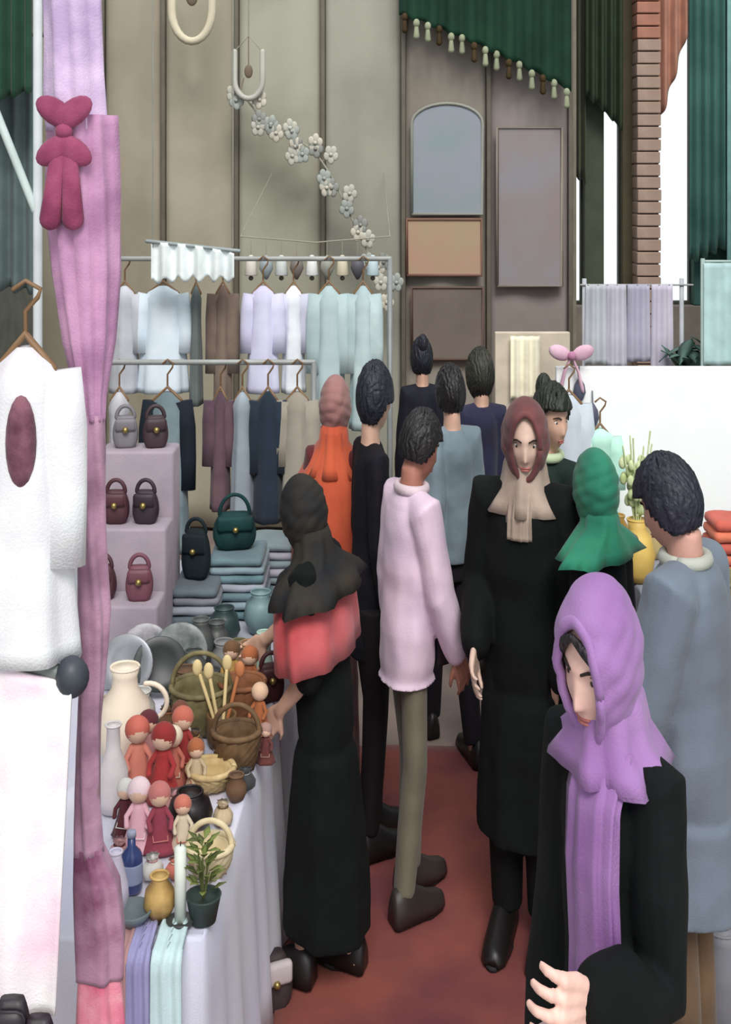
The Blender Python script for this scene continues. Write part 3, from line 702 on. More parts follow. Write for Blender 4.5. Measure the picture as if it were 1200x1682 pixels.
# ================================================================ CRAFT TABLES
TH = .75
def table(label, clabel, corners, col, woodc, y_skirt=True):
    (x0, y0), (x1, y1), xl = corners       # front edge near and far, left edge x
    t = thing('trestle_table', label, 'table', ((x0+xl)/2, (y0+y1)/2, 0)); o = Vector(t.location)
    b = nb(); pts = [Vector((xl, y0, 0)), Vector((x0-.012, y0, 0)), Vector((x1-.012, y1, 0)), Vector((xl, y1, 0))]
    loft(b, [[p-o+Vector((0, 0, TH-.035)) for p in pts], [p-o+Vector((0, 0, TH-.008)) for p in pts]]); obj('tabletop', b, woodc, t, smooth=False)
    for p in pts:
        q = p-o; q = q*.88; b = nb(); tube(b, [(q.x, q.y, TH-.03), (q.x, q.y, 0)], .018, 8, ends=False); obj('leg', b, M((90, 84, 80), .6, 'metal'), t)
    # cloth: top sheet plus drop at the front and near end
    b = nb(); path = [Vector((xl, y1, 0))]+[Vector((x1, y1, 0)).lerp(Vector((x0, y0, 0)), i/40) for i in range(41)]+[Vector((x0, y0, 0)).lerp(Vector((xl, y0, 0)), i/16) for i in range(1, 17)]
    rings = []
    for k, (z, f) in enumerate(((TH-.004, -.02), (TH+.002, 0), (TH-.006, .006), (.6, .012), (.45, .02), (.3, .028), (.15, .034), (.02, .04))):
        ring = []
        for i, p in enumerate(path):
            n = Vector((1, .07, 0)) if i < 41 else Vector((0, -1, 0))
            ring.append(p+n*(f+(.012*math.sin(i*.9+.4*math.sin(i*.37))*max(0, k-2)/5))+Vector((0, 0, z)))
        rings.append(ring)
    vr = loft(b, rings, False, False); b.faces.new(vr[0])
    c = obj('tablecloth', b, col); sd = c.modifiers.new('s', 'SOLIDIFY'); sd.thickness = .004; sd.offset = 1
    tag(c, clabel, 'tablecloth'); return t
woodc = M((150, 120, 90), .6, 'wood')
table('trestle table full of crafts at left, nearer one', 'pale lilac white tablecloth falling to the floor on the nearer craft table', ((-.335, 2.5), (-.275, 3.72), -1.25), M((204, 204, 226), .8, 'cloth', (216, 214, 224), 3), woodc)
table('trestle table of folded cloths beyond the short woman in black', 'grey white tablecloth of the farther table behind the short woman', ((-.28, 3.80), (-.25, 5.0), -1.3), M((182, 184, 196), .8), woodc)
def T(px, py, z=TH+.004): d = (CAMH-z)*F/(py-HZ); return Vector((X(px, d), d, z))
# scarves over the near end of the craft table
for px, wpx, col, lb in ((205, 34, (196, 150, 150), 'dusty rose scarf'), (238, 36, (164, 160, 204), 'blue lilac scarf'), (283, 48, (196, 220, 224), 'pale icy blue scarf')):
    dd = 2.5; wd = wpx/F*dd; x = X(px, dd)
    def fn(u, v, wd=wd):
        L = v*.62
        if L > .5: y, z = -.05+(L-.5), TH+.012
        else: y, z = -.052-.004*math.sin(u*14+L*5), TH+.006-(.5-L)
        return ((u-.5)*wd*(1.1-.1*v), y+.0, z+.003*math.sin(u*16))
    tag(obj('scarf', sheet(1, 1, 16, 24, fn, .005), M(col, .8), None, loc=(x, dd-.03, 0)), lb+' hanging over the near end of the craft table', 'scarf', 'scarves over the table end')
CR = M((242, 228, 206), .6, 'clay', (232, 214, 196), 5); TER = M((206, 112, 96), .7, 'clay', (184, 86, 74), 6); RED = M((178, 60, 58), .8, 'cloth', (140, 40, 44), 8)
BRN = M((120, 92, 62), .8, 'straw', (86, 64, 42)); OLV = M((132, 122, 84), .8, 'straw', (102, 92, 62)); STRAW = M((210, 186, 136), .8, 'straw', (182, 156, 108)); RUST = M((176, 108, 68), .8, 'cloth', (148, 84, 52)); 
DGR = M((70, 74, 74), .45, 'metal', (44, 48, 50)); SIL = M((176, 178, 184), .35, 'metal', (140, 142, 150), metal=.4); MAR = M((84, 44, 54), .6, 'leather', (58, 30, 38)); TEAL = M((108, 138, 146), .7, 'cloth', (78, 104, 112)); DTEAL = M((22, 64, 64), .7, 'cloth', (10, 36, 38))
jug = [(.055, 0), (.07, .02), (.082, .09), (.07, .15), (.038, .19), (.036, .22), (.044, .245)]
vase('tall cream clay jug with a handle beside the draped post', T(205, 1245), [(r*.92, z*1.0) for r, z in jug], CR, 'jug', 'jug', True)
vase('slim white clay bottle vase near the post, in front of the cream jug', T(186, 1330), [(.03, 0), (.036, .03), (.036, .1), (.018, .15), (.016, .2), (.02, .21)], M((222, 214, 214), .5, 'clay'))
doll('coral dressed rag doll with terracotta kerchief, left of the red ones', T(226, 1300), .2, M((218, 138, 120), .8), TER, R(20))
doll('red dressed rag doll with deep red kerchief among the coral dolls', T(268, 1312), .2, RED, M((150, 48, 48), .8), R(-10))
doll('coral rag doll with a dark red dress behind the red doll', T(300, 1268), .18, M((150, 52, 52), .8), M((200, 110, 92), .8), R(5))
doll('pink and white rag doll in front of the red ones', T(228, 1392), .17, M((232, 182, 196), .8), M((240, 214, 220), .8), R(0))
doll('dark rose rag doll beside the pink and white one', T(262, 1396), .165, M((150, 66, 82), .8), M((196, 120, 116), .8), R(15))
vase('round black pot on the craft table beside the red dolls', T(312, 1362), [(.03, 0), (.046, .012), (.055, .04), (.046, .07), (.03, .082), (.032, .09)], M((26, 18, 20), .4, 'clay'), 'pot', 'pot')
basket('cream straw basket with a round handle below the black pot', T(345, 1432), .05, .06, M((222, 206, 170), .8, 'straw', (196, 180, 142)))
t = thing('potted_herb', 'small olive green potted herb on the table edge', 'plant', T(334, 1512))
b = nb(); lathe(b, [(.026, 0), (.036, .05), (.038, .055), (.034, .055), (.03, .045)], 20); obj('pot', b, M((44, 62, 58), .6, 'clay'), t)
b = nb()
for k in range(10): a = k*2.4; tube(b, [(0, 0, .04), (math.cos(a)*.012, math.sin(a)*.012, .1+.004*k)], .0018, 5)
obj('stem', b, M((88, 96, 50), .8, 'leaf'), t)
for k in range(34):
    a = k*2.399; zz = .065+.0032*k; rr = .036*(1-.018*k)
    b = nb(); vs = [Vector((0, 0, 0)), Vector((.5, -.22, .06)), Vector((1, 0, -.02)), Vector((.5, .22, .06))]; L = .036
    rot = Matrix.Rotation(a, 3, 'Z') @ Matrix.Rotation(-.5+.2*math.sin(k), 3, 'Y'); up = [b.verts.new(rot @ (v*L)+Vector((math.cos(a)*rr*.45, math.sin(a)*rr*.45, zz))) for v in vs]; dn = [b.verts.new(v.co+Vector((0, 0, -.0015))) for v in up]
    b.faces.new(up); b.faces.new(dn[::-1])
    for i in range(4): b.faces.new((up[i], dn[i], dn[(i+1) % 4], up[(i+1) % 4]))
    obj('leaf', b, M((122, 134, 66), .7, 'leaf') if k % 3 else M((92, 102, 48), .7, 'leaf'), t)
t = thing('candle', 'thin white candle in a dish left of the green potted herb', 'candle', T(296, 1518))
b = nb(); lathe(b, [(.012, .008), (.0125, .16), (.006, .163)], 16); obj('wax', b, M((224, 232, 222), .5, 'wax'), t)
b = nb(); lathe(b, [(.024, 0), (.03, .01), (.026, .012), (.014, .008)], 18); obj('dish', b, DGR, t)
b = nb(); tube(b, [(0, 0, .16), (.001, 0, .172)], .0012, 5); obj('wick', b, M((40, 36, 34), .9, 'string'), t)
bottle('navy blue glass bottle with a paper band beside the mauve net', T(216, 1462), .024, .13, M((52, 66, 118), .25, 'glaze'), M((150, 156, 178), .5, 'metal'), labelc=M((150, 160, 190), .8, 'paper'))
vase('small yellow and brown clay vase beside the navy bottle', T(262, 1508), [(.02, 0), (.034, .03), (.03, .06), (.016, .08), (.02, .09)], M((206, 170, 104), .5, 'clay', (126, 92, 48), 14))
vase('grey green clay bowl in front of the navy bottle', T(216, 1520), [(.02, 0), (.036, .02), (.044, .035), (.04, .036), (.03, .02), (.005, .01)], M((100, 112, 116), .5, 'clay'), 'bowl', 'bowl', rim=False)
vase('white lilac clay cone vase at the edge of the net tail', T(190, 1500), [(.03, 0), (.026, .06), (.012, .12), (.014, .13)], M((214, 206, 226), .5, 'clay'))
basket('deep brown wicker basket near the table edge beside the black skirt', T(388, 1262), .062, .1, BRN)
basket('olive wicker basket in the middle of the craft table', T(330, 1196), .085, .12, OLV)
basket('low straw tray basket in front of the brown wicker basket', T(346, 1290), .06, .045, STRAW, handle=False)
basket('rust brown wicker basket at the far right of the craft table', T(398, 1176), .066, .1, M((150, 96, 62), .8, 'straw', (110, 70, 46)), handle=False)
doll('rag doll in rust skirt with cream kerchief at the table edge', T(426, 1205), .15, RUST, M((226, 190, 160), .8), R(-20))
doll('rag doll in cream dress with a brown kerchief before the olive basket', T(296, 1238), .15, M((220, 198, 186), .8), M((116, 70, 56), .8), R(10))
handbag('dark maroon purse standing at the table edge beside the rust doll', T(444, 1150), .09, .11, .05, M((66, 26, 30), .6, 'leather'), R(20), name='purse')
doll('rag doll in dark maroon dress on the table edge, nearest the woman in black', T(436, 1252), .11, M((98, 52, 50), .8), M((160, 126, 116), .8), R(0))
t = thing('wooden_spoons', 'pale wooden spoons standing in a brown jar among the baskets', 'spoons', T(364, 1222))
t.name = 'spoon_jar'
b = nb(); lathe(b, [(.036, 0), (.042, .02), (.042, .08), (.04, .085), (.034, .08), (.034, .02)], 20); obj('jar', b, M((110, 84, 54), .5, 'clay'), t)
for k, (dx, dy) in enumerate(((-.06, .0), (.045, -.01), (.01, .03), (-.03, -.02))):
    b = nb(); tube(b, [(dx*.1, dy*.1, .02), (dx, dy, .19)], .005, 8); ball(b, (dx*1.12, dy*1.1, .21), .018, 10, (.8, .45, 1.3)); obj('spoon', b, M((226, 204, 150), .7, 'wood') if k != 1 else M((190, 120, 76), .7, 'wood'), t)
for k, (px, py, r, c) in enumerate(((212, 1140, .085, SIL), (262, 1138, .08, DGR), (298, 1118, .085, M((150, 156, 156), .4, 'glaze', (90, 98, 98), 20)), (240, 1108, .075, M((196, 192, 198), .4, 'glaze', (130, 130, 136), 20)))):
    plate(('silver grey plate standing nearest the post', 'dark pewter plate standing behind the cream jug', 'grey patterned plate standing above the olive basket', 'pale grey patterned plate at the back of the plates')[k], T(px, py), r, c, R((-10, 12, 0, 6)[k]), group='plates on easels')
for k, (px, py, h) in enumerate(((330, 1100, .16), (356, 1088, .13), (318, 1128, .11))):
    vase(('tall dark pewter jar behind the olive basket', 'dark grey squat jar beside the tall pewter jar', 'small grey jar before the tall pewter jar')[k], T(px, py), [(.03, 0), (.042, .02), (.045, h*.55), (.03, h*.8), (.022, h*.9), (.028, h)], M((96, 100, 98), .4, 'metal', (60, 64, 64)), 'jar', 'jar')
t = vase('pale mint glass vase standing on the far corner of the craft table', T(434, 1112), [(.026, 0), (.03, .03), (.02, .09), (.024, .14)], M((186, 214, 200), .3, 'glaze'))
vase('tan clay pot between the spoons and the mint vase', T(410, 1108), [(.03, 0), (.044, .03), (.04, .07), (.026, .085), (.032, .1)], M((176, 140, 108), .7, 'clay', (136, 104, 80)), 'pot', 'pot')
# more crafts filling the nearer table
CL = dict(coral=(212, 124, 106), rust=(176, 104, 66), cream=(232, 216, 190), maroon=(96, 44, 52), ochre=(190, 150, 84), brown=(112, 82, 58), olive=(120, 116, 74), grey=(140, 142, 142), charcoal=(66, 68, 70), rose=(204, 150, 152), red=(166, 56, 54), sand=(204, 182, 148), white=(226, 222, 216), slate=(92, 108, 122))
def cm(n, k='cloth'): return M(CL[n], .8, k, tuple(int(v*.8) for v in CL[n]), 9)
def pouch(label, loc, r, col, tie):
    t = thing('drawstring_pouch', label, 'pouch', loc, random.uniform(0, 3)); b = nb()
    loft(b, [ell((0, 0, z*r), q*r, q*r*.8, 28, None, f, 8, 1) for z, q, f in ((0, .6, .0), (.2, .95, .03), (.7, 1.0, .04), (1.15, .7, .07), (1.35, .36, .1), (1.5, .42, .14), (1.7, .6, .18))]); obj('sack', b, col, t)
    b = nb(); torus(b, (0, 0, 1.36*r), .4*r, .06*r, 18, 6); obj('cord', b, tie, t)
for px, py, r, c, tc_, lb in ((288, 1340, .036, 'rose', 'cream', 'dusty rose pouch between the dark rose doll and the black pot'), (318, 1238, .036, 'brown', 'ochre', 'brown pouch between the coral dolls and the olive basket'),
    (366, 1352, .03, 'sand', 'brown', 'sand coloured pouch at the table edge below the straw tray'), (402, 1296, .03, 'charcoal', 'grey', 'charcoal pouch at the table edge by the brown basket'),
    (250, 1228, .04, 'grey', 'white', 'grey pouch beside the cream jug'), (276, 1200, .04, 'brown', 'rust', 'dark brown pouch before the pewter plate'), (250, 1440, .028, 'white', 'rose', 'white pouch behind the yellow brown vase'),
    (322, 1400, .028, 'maroon', 'rose', 'maroon pouch in front of the black pot'), (416, 1238, .03, 'ochre', 'brown', 'ochre pouch between the brown basket and the table edge'), (268, 1466, .024, 'slate', 'white', 'slate blue pouch between the blue bottle and the candle'),
    (284, 1172, .036, 'charcoal', 'grey', 'charcoal pouch below the pewter plate'), (360, 1262, .03, 'cream', 'rust', 'cream pouch between the straw tray and the spoon jar'), (196, 1416, .03, 'rose', 'maroon', 'rose pouch at the foot of the mauve net'), (288, 1440, .024, 'coral', 'cream', 'coral pouch behind the candle')):
    pouch(lb, T(px, py), r, cm(c), cm(tc_))
for px, py, h, c, k, lb in ((244, 1268, .17, 'rose', 'maroon', 'rag doll in rose dress with maroon kerchief behind the coral doll'), (284, 1290, .16, 'coral', 'cream', 'rag doll in coral dress with cream kerchief squeezed between the red dolls'),
    (322, 1300, .14, 'sand', 'rust', 'rag doll in sand dress with rust kerchief right of the red dolls'), (300, 1394, .13, 'cream', 'coral', 'rag doll in cream dress with coral kerchief by the black pot'),
    (410, 1150, .17, 'rust', 'rust', 'rag doll all in rust standing behind the rust brown basket'), (380, 1140, .17, 'ochre', 'brown', 'rag doll in ochre dress with brown kerchief behind the spoons'), (206, 1372, .14, 'maroon', 'white', 'rag doll in maroon dress with white kerchief beside the slim bottle vase')):
    doll(lb, T(px, py), h, cm(c), cm(k), random.uniform(-.3, .3))
for px, py, sc_, c, lb in ((230, 1192, 1.0, 'white', 'white clay pot behind the cream jug'), (306, 1160, 1.1, 'brown', 'brown clay pot before the patterned plates'), (346, 1150, .9, 'charcoal', 'charcoal clay pot behind the olive basket'), (368, 1106, 1.0, 'grey', 'grey clay pot among the pewter jars'), (392, 1100, .9, 'olive', 'olive clay pot left of the mint vase'), (388, 1312, .6, 'brown', 'tiny brown clay pot at the table edge'), (180, 1200, .9, 'sand', 'sand clay pot behind the draped post')):
    vase(lb, T(px, py), [(r*sc_, z*sc_) for r, z in ((.03, 0), (.044, .03), (.042, .06), (.026, .085), (.032, .1))], cm(c, 'clay'), 'pot', 'pot')
# farther table: folded cloths, teal pieces, bags
def T2(px, d, z=TH+.004): return Vector((X(px, d), d, z))
folded('tall stack of folded grey teal cloths on the farther table', T2(395, 4.45), .22, .3, 7, [TEAL, M((132, 150, 160), .8), M((98, 120, 128), .8), M((150, 156, 168), .8)], th=.03)
folded('stack of folded grey cloths left of the teal stack', T2(330, 4.3), .17, .28, 5, [M((120, 122, 130), .8), M((92, 104, 112), .8), M((140, 146, 156), .8)], th=.03)
folded('stack of folded lilac grey cloths by the black coat, far end', T2(450, 4.7), .18, .26, 6, [M((150, 148, 160), .8), M((118, 132, 136), .8)], th=.03)
handbag('dark teal cloth bag lying on top of the teal stack', T2(385, 4.45, TH+.216), .17, .13, .1, DTEAL, R(10), True)
handbag('black cloth bag on the grey stack at the back', T2(322, 4.3, TH+.156), .11, .17, .08, M((22, 34, 40), .8, 'cloth'), R(-10), True)
vase('pale teal glazed pot on the farther table before the lilac grey stack', T2(428, 4.2), [(.04, 0), (.06, .05), (.05, .1), (.03, .12), (.036, .135)], M((130, 158, 162), .4, 'glaze', (96, 124, 128)), 'pot', 'pot')
vase('dark green glazed pot beside the pale teal pot', T2(368, 4.1), [(.035, 0), (.055, .04), (.045, .09), (.03, .105), (.034, .115)], M((58, 78, 76), .4, 'glaze', (34, 52, 52)), 'pot', 'pot')
# stepped stand with maroon bags behind the post
d = 4.1
t = thing('display_stand', 'stepped mauve grey display stand behind the draped post', 'stand', (X(215, d), d, TH+.005))
for k, (h, y) in enumerate(((.2, -.16), (.4, 0), (.62, .16))):
    b = nb(); box(b, (0, y, h/2), (.26, .155, h), .01); obj('step', b, M((172, 158, 168), .85, 'cloth', (150, 138, 150), 5), t)
for k, (x, y, h, px_) in enumerate(((-.06, -.16, .2, 0), (.05, 0, .4, 0), (-.05, .0, .4, 0), (.06, -.17, .2, 0), (-.05, .16, .62, 0), (.055, .16, .62, 0))):
    o = handbag(('dark maroon handbag on the lowest step at left', 'near black handbag on the middle step at right', 'maroon handbag on the middle step at left', 'plum handbag on the lowest step at right', 'grey handbag on the top step at left', 'brown black handbag on the top step at right')[k], (t.location.x+x, d+y, TH+.005+h), .095, .11, .07, (MAR, M((48, 34, 44), .6, 'leather'), MAR, M((112, 66, 80), .6, 'leather'), M((120, 116, 122), .6, 'leather'), M((62, 44, 50), .6, 'leather'))[k], R(5*k-10), True, group='bags on the stepped stand')
# ================================================================ HANGING GARMENTS
def rail(label, px0, px1, py, d, posts=True):
    z = Z(py, d); x0, x1 = X(px0, d), X(px1, d)
    t = thing('garment_rail', label, 'rail', ((x0+x1)/2, d, 0)); h = (x1-x0)/2
    b = nb(); tube(b, [(-h, 0, z), (h, 0, z)], .012, 10); obj('bar', b, M((150, 152, 150), .4, 'metal'), t)
    for s in (-1, 1):
        b = nb(); tube(b, [(s*h, 0, 0), (s*h, 0, z)], .013, 10, ends=False); obj('upright', b, M((130, 134, 134), .4, 'metal'), t)
    return z
d1, d2 = 5.75, 5.25
hk = .13
z1 = rail('upper garment rail along the tan wall at left', 165, 640, 425, d1); z2 = rail('lower garment rail before the upper one', 165, 515, 595, d2)
def hang(label, px, pyb, wpx, c, row, c2=None, **kw):
    d = d1 if row == 1 else d2; z = (z1 if row == 1 else z2); pyt = HZ+(CAMH-(z-hk+.012))*F/d
    garment(label, px, pyt, pyb, wpx*.78, M(c, .85, 'cloth', c2, 6) if c2 else M(c, .85), d+(.02 if int(px/27) % 2 else -.02), hook=hk, **kw)
hang('white hanging shirt with pale blue mottling, largest at upper left', 268, 640, 84, (226, 236, 246), 1, (206, 220, 232))  # white and pale blue tones mixed at random in the cloth
hang('grey white shirt half hidden behind the draped post on the upper rail', 205, 640, 50, (190, 192, 200), 1)
hang('slim dark grey garment on the upper rail beside the white shirt', 322, 660, 22, (104, 114, 112), 1, sleeves=False)
hang('brown jacket on the upper rail', 366, 700, 34, (134, 118, 106), 1, (112, 92, 84))
hang('lavender white blouse on the upper rail', 432, 640, 56, (220, 220, 244), 1, (196, 192, 220))
hang('bright white blouse with pale lilac sleeves on the upper rail', 482, 640, 40, (236, 240, 248), 1, sl_col=M((196, 196, 214), .85))
hang('pale teal dress on the upper rail', 540, 700, 56, (186, 204, 206), 1, (166, 186, 188))
hang('light aqua tunic at the right end of the upper rail', 596, 700, 46, (196, 214, 214), 1, (160, 180, 184))
hang('light grey dress nearest the draped post on the lower rail', 196, 860, 44, (184, 184, 190), 2, sleeves=False)
hang('grey teal dress with black sleeves on the lower rail', 275, 900, 76, (128, 144, 150), 2, (98, 114, 120), sl_col=M((24, 32, 42), .85))
hang('maroon brown coat on the lower rail', 362, 830, 34, (110, 84, 92), 2, (78, 58, 70))
hang('pale grey blue skirted dress on the lower rail beside the maroon coat', 398, 840, 40, (150, 160, 170), 2, sleeves=False)
hang('dark navy dress on the lower rail', 440, 850, 50, (40, 52, 68), 2, (28, 42, 54))
hang('grey beige coat at the right end of the lower rail', 488, 830, 56, (164, 158, 146), 2, (146, 138, 126))
# white scalloped valance above the rails
d = 5.55; x0, x1 = X(248, d), X(385, d); zt = Z(398, d)
def fn(u, v): return ((u-.5)*(x1-x0), .02*math.sin(u*30), -(.17+.03*math.sin(u*PI*6)**2-.06*u)*(1-v)-.05*u*u)
t = thing('valance', 'white scalloped cloth valance above the hanging white shirt', 'valance', ((x0+x1)/2, d, zt))
obj('cloth', sheet(1, 1, 48, 10, fn, .008), M((236, 244, 244), .8), t)
b = nb(); tube(b, [(-(x1-x0)/2-.02, .005, .005), ((x1-x0)/2+.02, .005, -.04)], .009, 8); obj('rod', b, M((140, 150, 150), .5, 'metal'), t)
for s in (-1, 1): b = nb(); tube(b, [(s*(x1-x0)*.48, .005, -.02), (s*(x1-x0)*.48, .01, 1.9)], .003, 6); obj('cord', b, M((150, 150, 140), .8, 'string'), t)
# small ornaments hanging from a cord
d = 5.95; cx0, cx1 = X(395, d), X(640, d)
t = thing('strung_line', 'thin cord strung over the upper rail for ornaments', 'cord', ((cx0+cx1)/2, d, Z(395, d)))
b = nb(); tube(b, [(-(cx1-cx0)/2, 0, .02), (0, 0, -.01), ((cx1-cx0)/2, 0, .02)], .004, 6); obj('string', b, M((150, 146, 130), .8, 'string'), t)
for s in (-1, 1): b = nb(); tube(b, [(s*(cx1-cx0)/2, 0, .02), (s*(cx1-cx0)/2, WB-d-.02, .35)], .003, 6); obj('tie', b, M((150, 146, 130), .8, 'string'), t)
oc = [((214, 206, 196), 'cream'), ((150, 160, 164), 'slate blue'), ((200, 204, 202), 'pale grey'), ((120, 112, 106), 'brown'), ((226, 226, 224), 'white'), ((150, 150, 140), 'drab'), ((206, 196, 172), 'straw'), ((90, 88, 96), 'dark grey'), ((190, 208, 214), 'pale aqua')]
for k, (c, nm) in enumerate(oc):
    px = 412+k*25; x = X(px, d); zz = Z(397, d)
    t = thing('ornament', nm+' drop ornament on the cord over the hanging garments', 'ornament', (x, d, zz), 0, 'ornaments on the cord')
    b = nb(); tube(b, [(0, 0, 0), (0, 0, -.07)], .002, 5); obj('thread', b, M((150, 146, 130), .8, 'string'), t)
    b = nb(); lathe(b, [(.004, -.065), (.03, -.10), (.034, -.13), (.02, -.16), (.006, -.185)] if k % 2 else [(.006, -.065), (.022, -.08), (.032, -.16), (.03, -.165)], 16); obj('drop', b, M(c, .6, 'clay'), t)
    if k % 2 == 0: b = nb(); ball(b, (0, 0, -.178), .012, 8); obj('bead', b, M((90, 80, 70), .5, 'clay'), t)
# paper rings and garland on the tan wall
def ring_hang(label, px, py0, py1, wpx, col, d, thick):
    h = Z(py0, d)-Z(py1, d); W = wpx/F*d/2
    t = thing('paper_loop', label, 'decoration', (X(px, d), d, Z(py0, d)))
    pts = [(-W, 0, .0), (-W, 0, -h*.6)]+[(-W*math.cos(a), 0, -h*.6-h*.4*math.sin(a)) for a in [PI*k/12 for k in range(1, 12)]]+[(W, 0, -h*.6), (W, 0, 0)]
    b = nb(); tube(b, pts, thick, 10); obj('loop', b, col, t)
    b = nb(); tube(b, [(-W, 0, 0), (0, 0, .1), (W, 0, 0)], .004, 6); tube(b, [(0, 0, .1), (0, .03, 1.2)], .003, 6); obj('cord', b, M((150, 146, 130), .8, 'string'), t)
    b = nb(); ball(b, (0, 0, -h*.42), W*.38, 12, (.8, .3, 1.3)); tube(b, [(0, 0, .1), (0, 0, -h*.3)], .003, 6); obj('pendant', b, M((110, 96, 80), .8, 'paper'), t)
ring_hang('large cream paper loop hanging at the top of the tan wall', 315, -60, 68, 66, M((206, 196, 172), .8, 'paper'), 7.7, .026)
ring_hang('smaller grey white paper loop lower on the tan wall', 408, 85, 162, 46, M((184, 182, 172), .8, 'paper'), 7.7, .018)
t = thing('paper_garland', 'pale paper flower garland drooping across the tan wall', 'garland', P(500, 260, 7.75)); o = Vector(t.location)
gp = [P(395+250*u, 150+170*u+150*u*u+18*math.sin(u*9), 7.75)-o for u in [k/30 for k in range(31)]]
b = nb(); tube(b, gp, .007, 6); obj('string', b, M((160, 156, 140), .8, 'string'), t)
for k in range(0, 31, 1):
    if k % 1 == 0:
        b = nb(); c = gp[k]+Vector((random.uniform(-.06, .06), -.02, random.uniform(-.09, .05)))
        for q in range(5): a = q*1.257+k; ball(b, c+Vector((math.cos(a)*.028, 0, math.sin(a)*.034)), .022, 8, (1, .35, 1.3))
        ball(b, c+Vector((0, -.008, 0)), .013, 8); tube(b, [c, gp[k]], .003, 5)
        obj('paper_flower', b, M(((186, 184, 172), (160, 166, 160), (196, 190, 176), (140, 142, 136))[k % 4], .8, 'paper'), t)
b = nb(); tube(b, [gp[0], gp[0]+Vector((0, .2, .1))], .004, 5); tube(b, [gp[-1], gp[-1]+Vector((0, .2, .1))], .004, 5); obj('pin', b, M((120, 110, 90), .5, 'metal'), t)
# posters on the wall panels
def poster(label, px0, px1, py0, py1, c, c2, frame_c, arch=False, sc=3):
    d = WB-.03; x0, x1, z0, z1 = X(px0, d), X(px1, d), Z(py1, d), Z(py0, d); W, H = x1-x0, z1-z0
    t = thing('poster', label, 'poster', ((x0+x1)/2, d, z0)); b = nb()
    out = [(-W/2, 0), (W/2, 0), (W/2, H*(.82 if arch else 1))]
    if arch: out += [(W/2*math.cos(a), H*.82+H*.18*math.sin(a)) for a in [PI*k/14 for k in range(1, 14)]]
    out += [(-W/2, H*(.82 if arch else 1))]
    loft(b, [[Vector((x, .008, z)) for x, z in out], [Vector((x, -.004, z)) for x, z in out]]); obj('sheet', b, M(c, .8, 'paper', c2, sc), t, smooth=False)
    b = nb(); tube(b, [(x, -.006, z) for x, z in out]+[(out[0][0], -.006, out[0][1])], .011, 6, ends=False); obj('border', b, M(frame_c, .7, 'paper'), t)
poster('arched grey blue poster on the panel above the aisle', 676, 792, 170, 352, (134, 148, 150), (148, 148, 162), (146, 146, 136), True)
poster('peach and tan poster below the arched grey blue one', 668, 790, 360, 452, (178, 140, 120), (164, 150, 120), (128, 92, 78))
poster('mauve grey poster on the last panel beside the windows', 816, 922, 210, 470, (138, 136, 142), (142, 124, 120), (134, 124, 114), False, 2)
poster('long taupe poster strip at the foot of the panel above the aisle', 676, 792, 472, 590, (118, 106, 98), (104, 92, 86), (98, 76, 68))
# ================================================================ RIGHT STALL
d = 5.3
bm = nb(); x0, x1 = X(912, d), 2.7; zt = Z(602, d); box(bm, ((x0+x1)/2, d, zt/2), (x1-x0, .04, zt), .006)
struct(obj('wall_stall', bm, M((251, 252, 252), .8, 'board', (248, 250, 250)), smooth=False))
bm = nb(); xa = X(812, 6.6); xb = X(935, 6.6); zt2 = Z(545, 6.6); box(bm, ((xa+xb)/2, 6.6, zt2/2), (xb-xa, .04, zt2), .006)
struct(obj('wall_divider', bm, M((206, 194, 176), .8, 'board'), smooth=False))
tag(obj('hanging_cloth', sheet(1, 1, 18, 14, lambda u, v: ((u-.5)*.16, .012*math.sin(u*20), -.34*(1-v)), .006), M((250, 240, 216), .8), None, loc=(X(862, 6.55), 6.54, Z(552, 6.55))), 'bright cream cloth hung over the beige divider', 'cloth')
# line of lilac white cloths
d = 5.9
t = thing('cloth_line', 'cord on two posts above the white stall wall', 'line', (X(1040, d), d, 0)); zl = Z(468, d)
hx = (X(1110, d)-X(950, d))/2
b = nb(); tube(b, [(-hx-.02, 0, zl), (hx+.05, 0, zl)], .005, 6); obj('cord', b, M((150, 150, 150), .8, 'string'), t)
for s in (-1, 1): b = nb(); tube(b, [(s*hx, .012, 0), (s*hx, .012, zl+.03)], .011, 8, ends=False); obj('post', b, M((170, 172, 178), .5, 'metal'), t)
for k, (px, wpx, pyb, c, nm) in enumerate(((978, 34, 600, (196, 200, 206), 'grey'), (1012, 32, 605, (204, 202, 214), 'pale lilac'), (1048, 36, 595, (188, 186, 204), 'lavender'), (1086, 34, 610, (212, 206, 222), 'lilac white'))):
    W, h = wpx/F*d, zl-Z(pyb, d)
    tag(obj('hanging_cloth', sheet(1, 1, 14, 14, lambda u, v: ((u-.5)*W*(1+.1*(1-v)), -.012+.01*math.sin(u*13+k), -h*(1-v)+.004), .006), M(c, .85, 'cloth', tuple(q-26 for q in c), 5), None, loc=(X(px, d), d, zl)), nm+' cloth hung on the cord above the white stall wall', 'cloth', 'cloths on the cord')
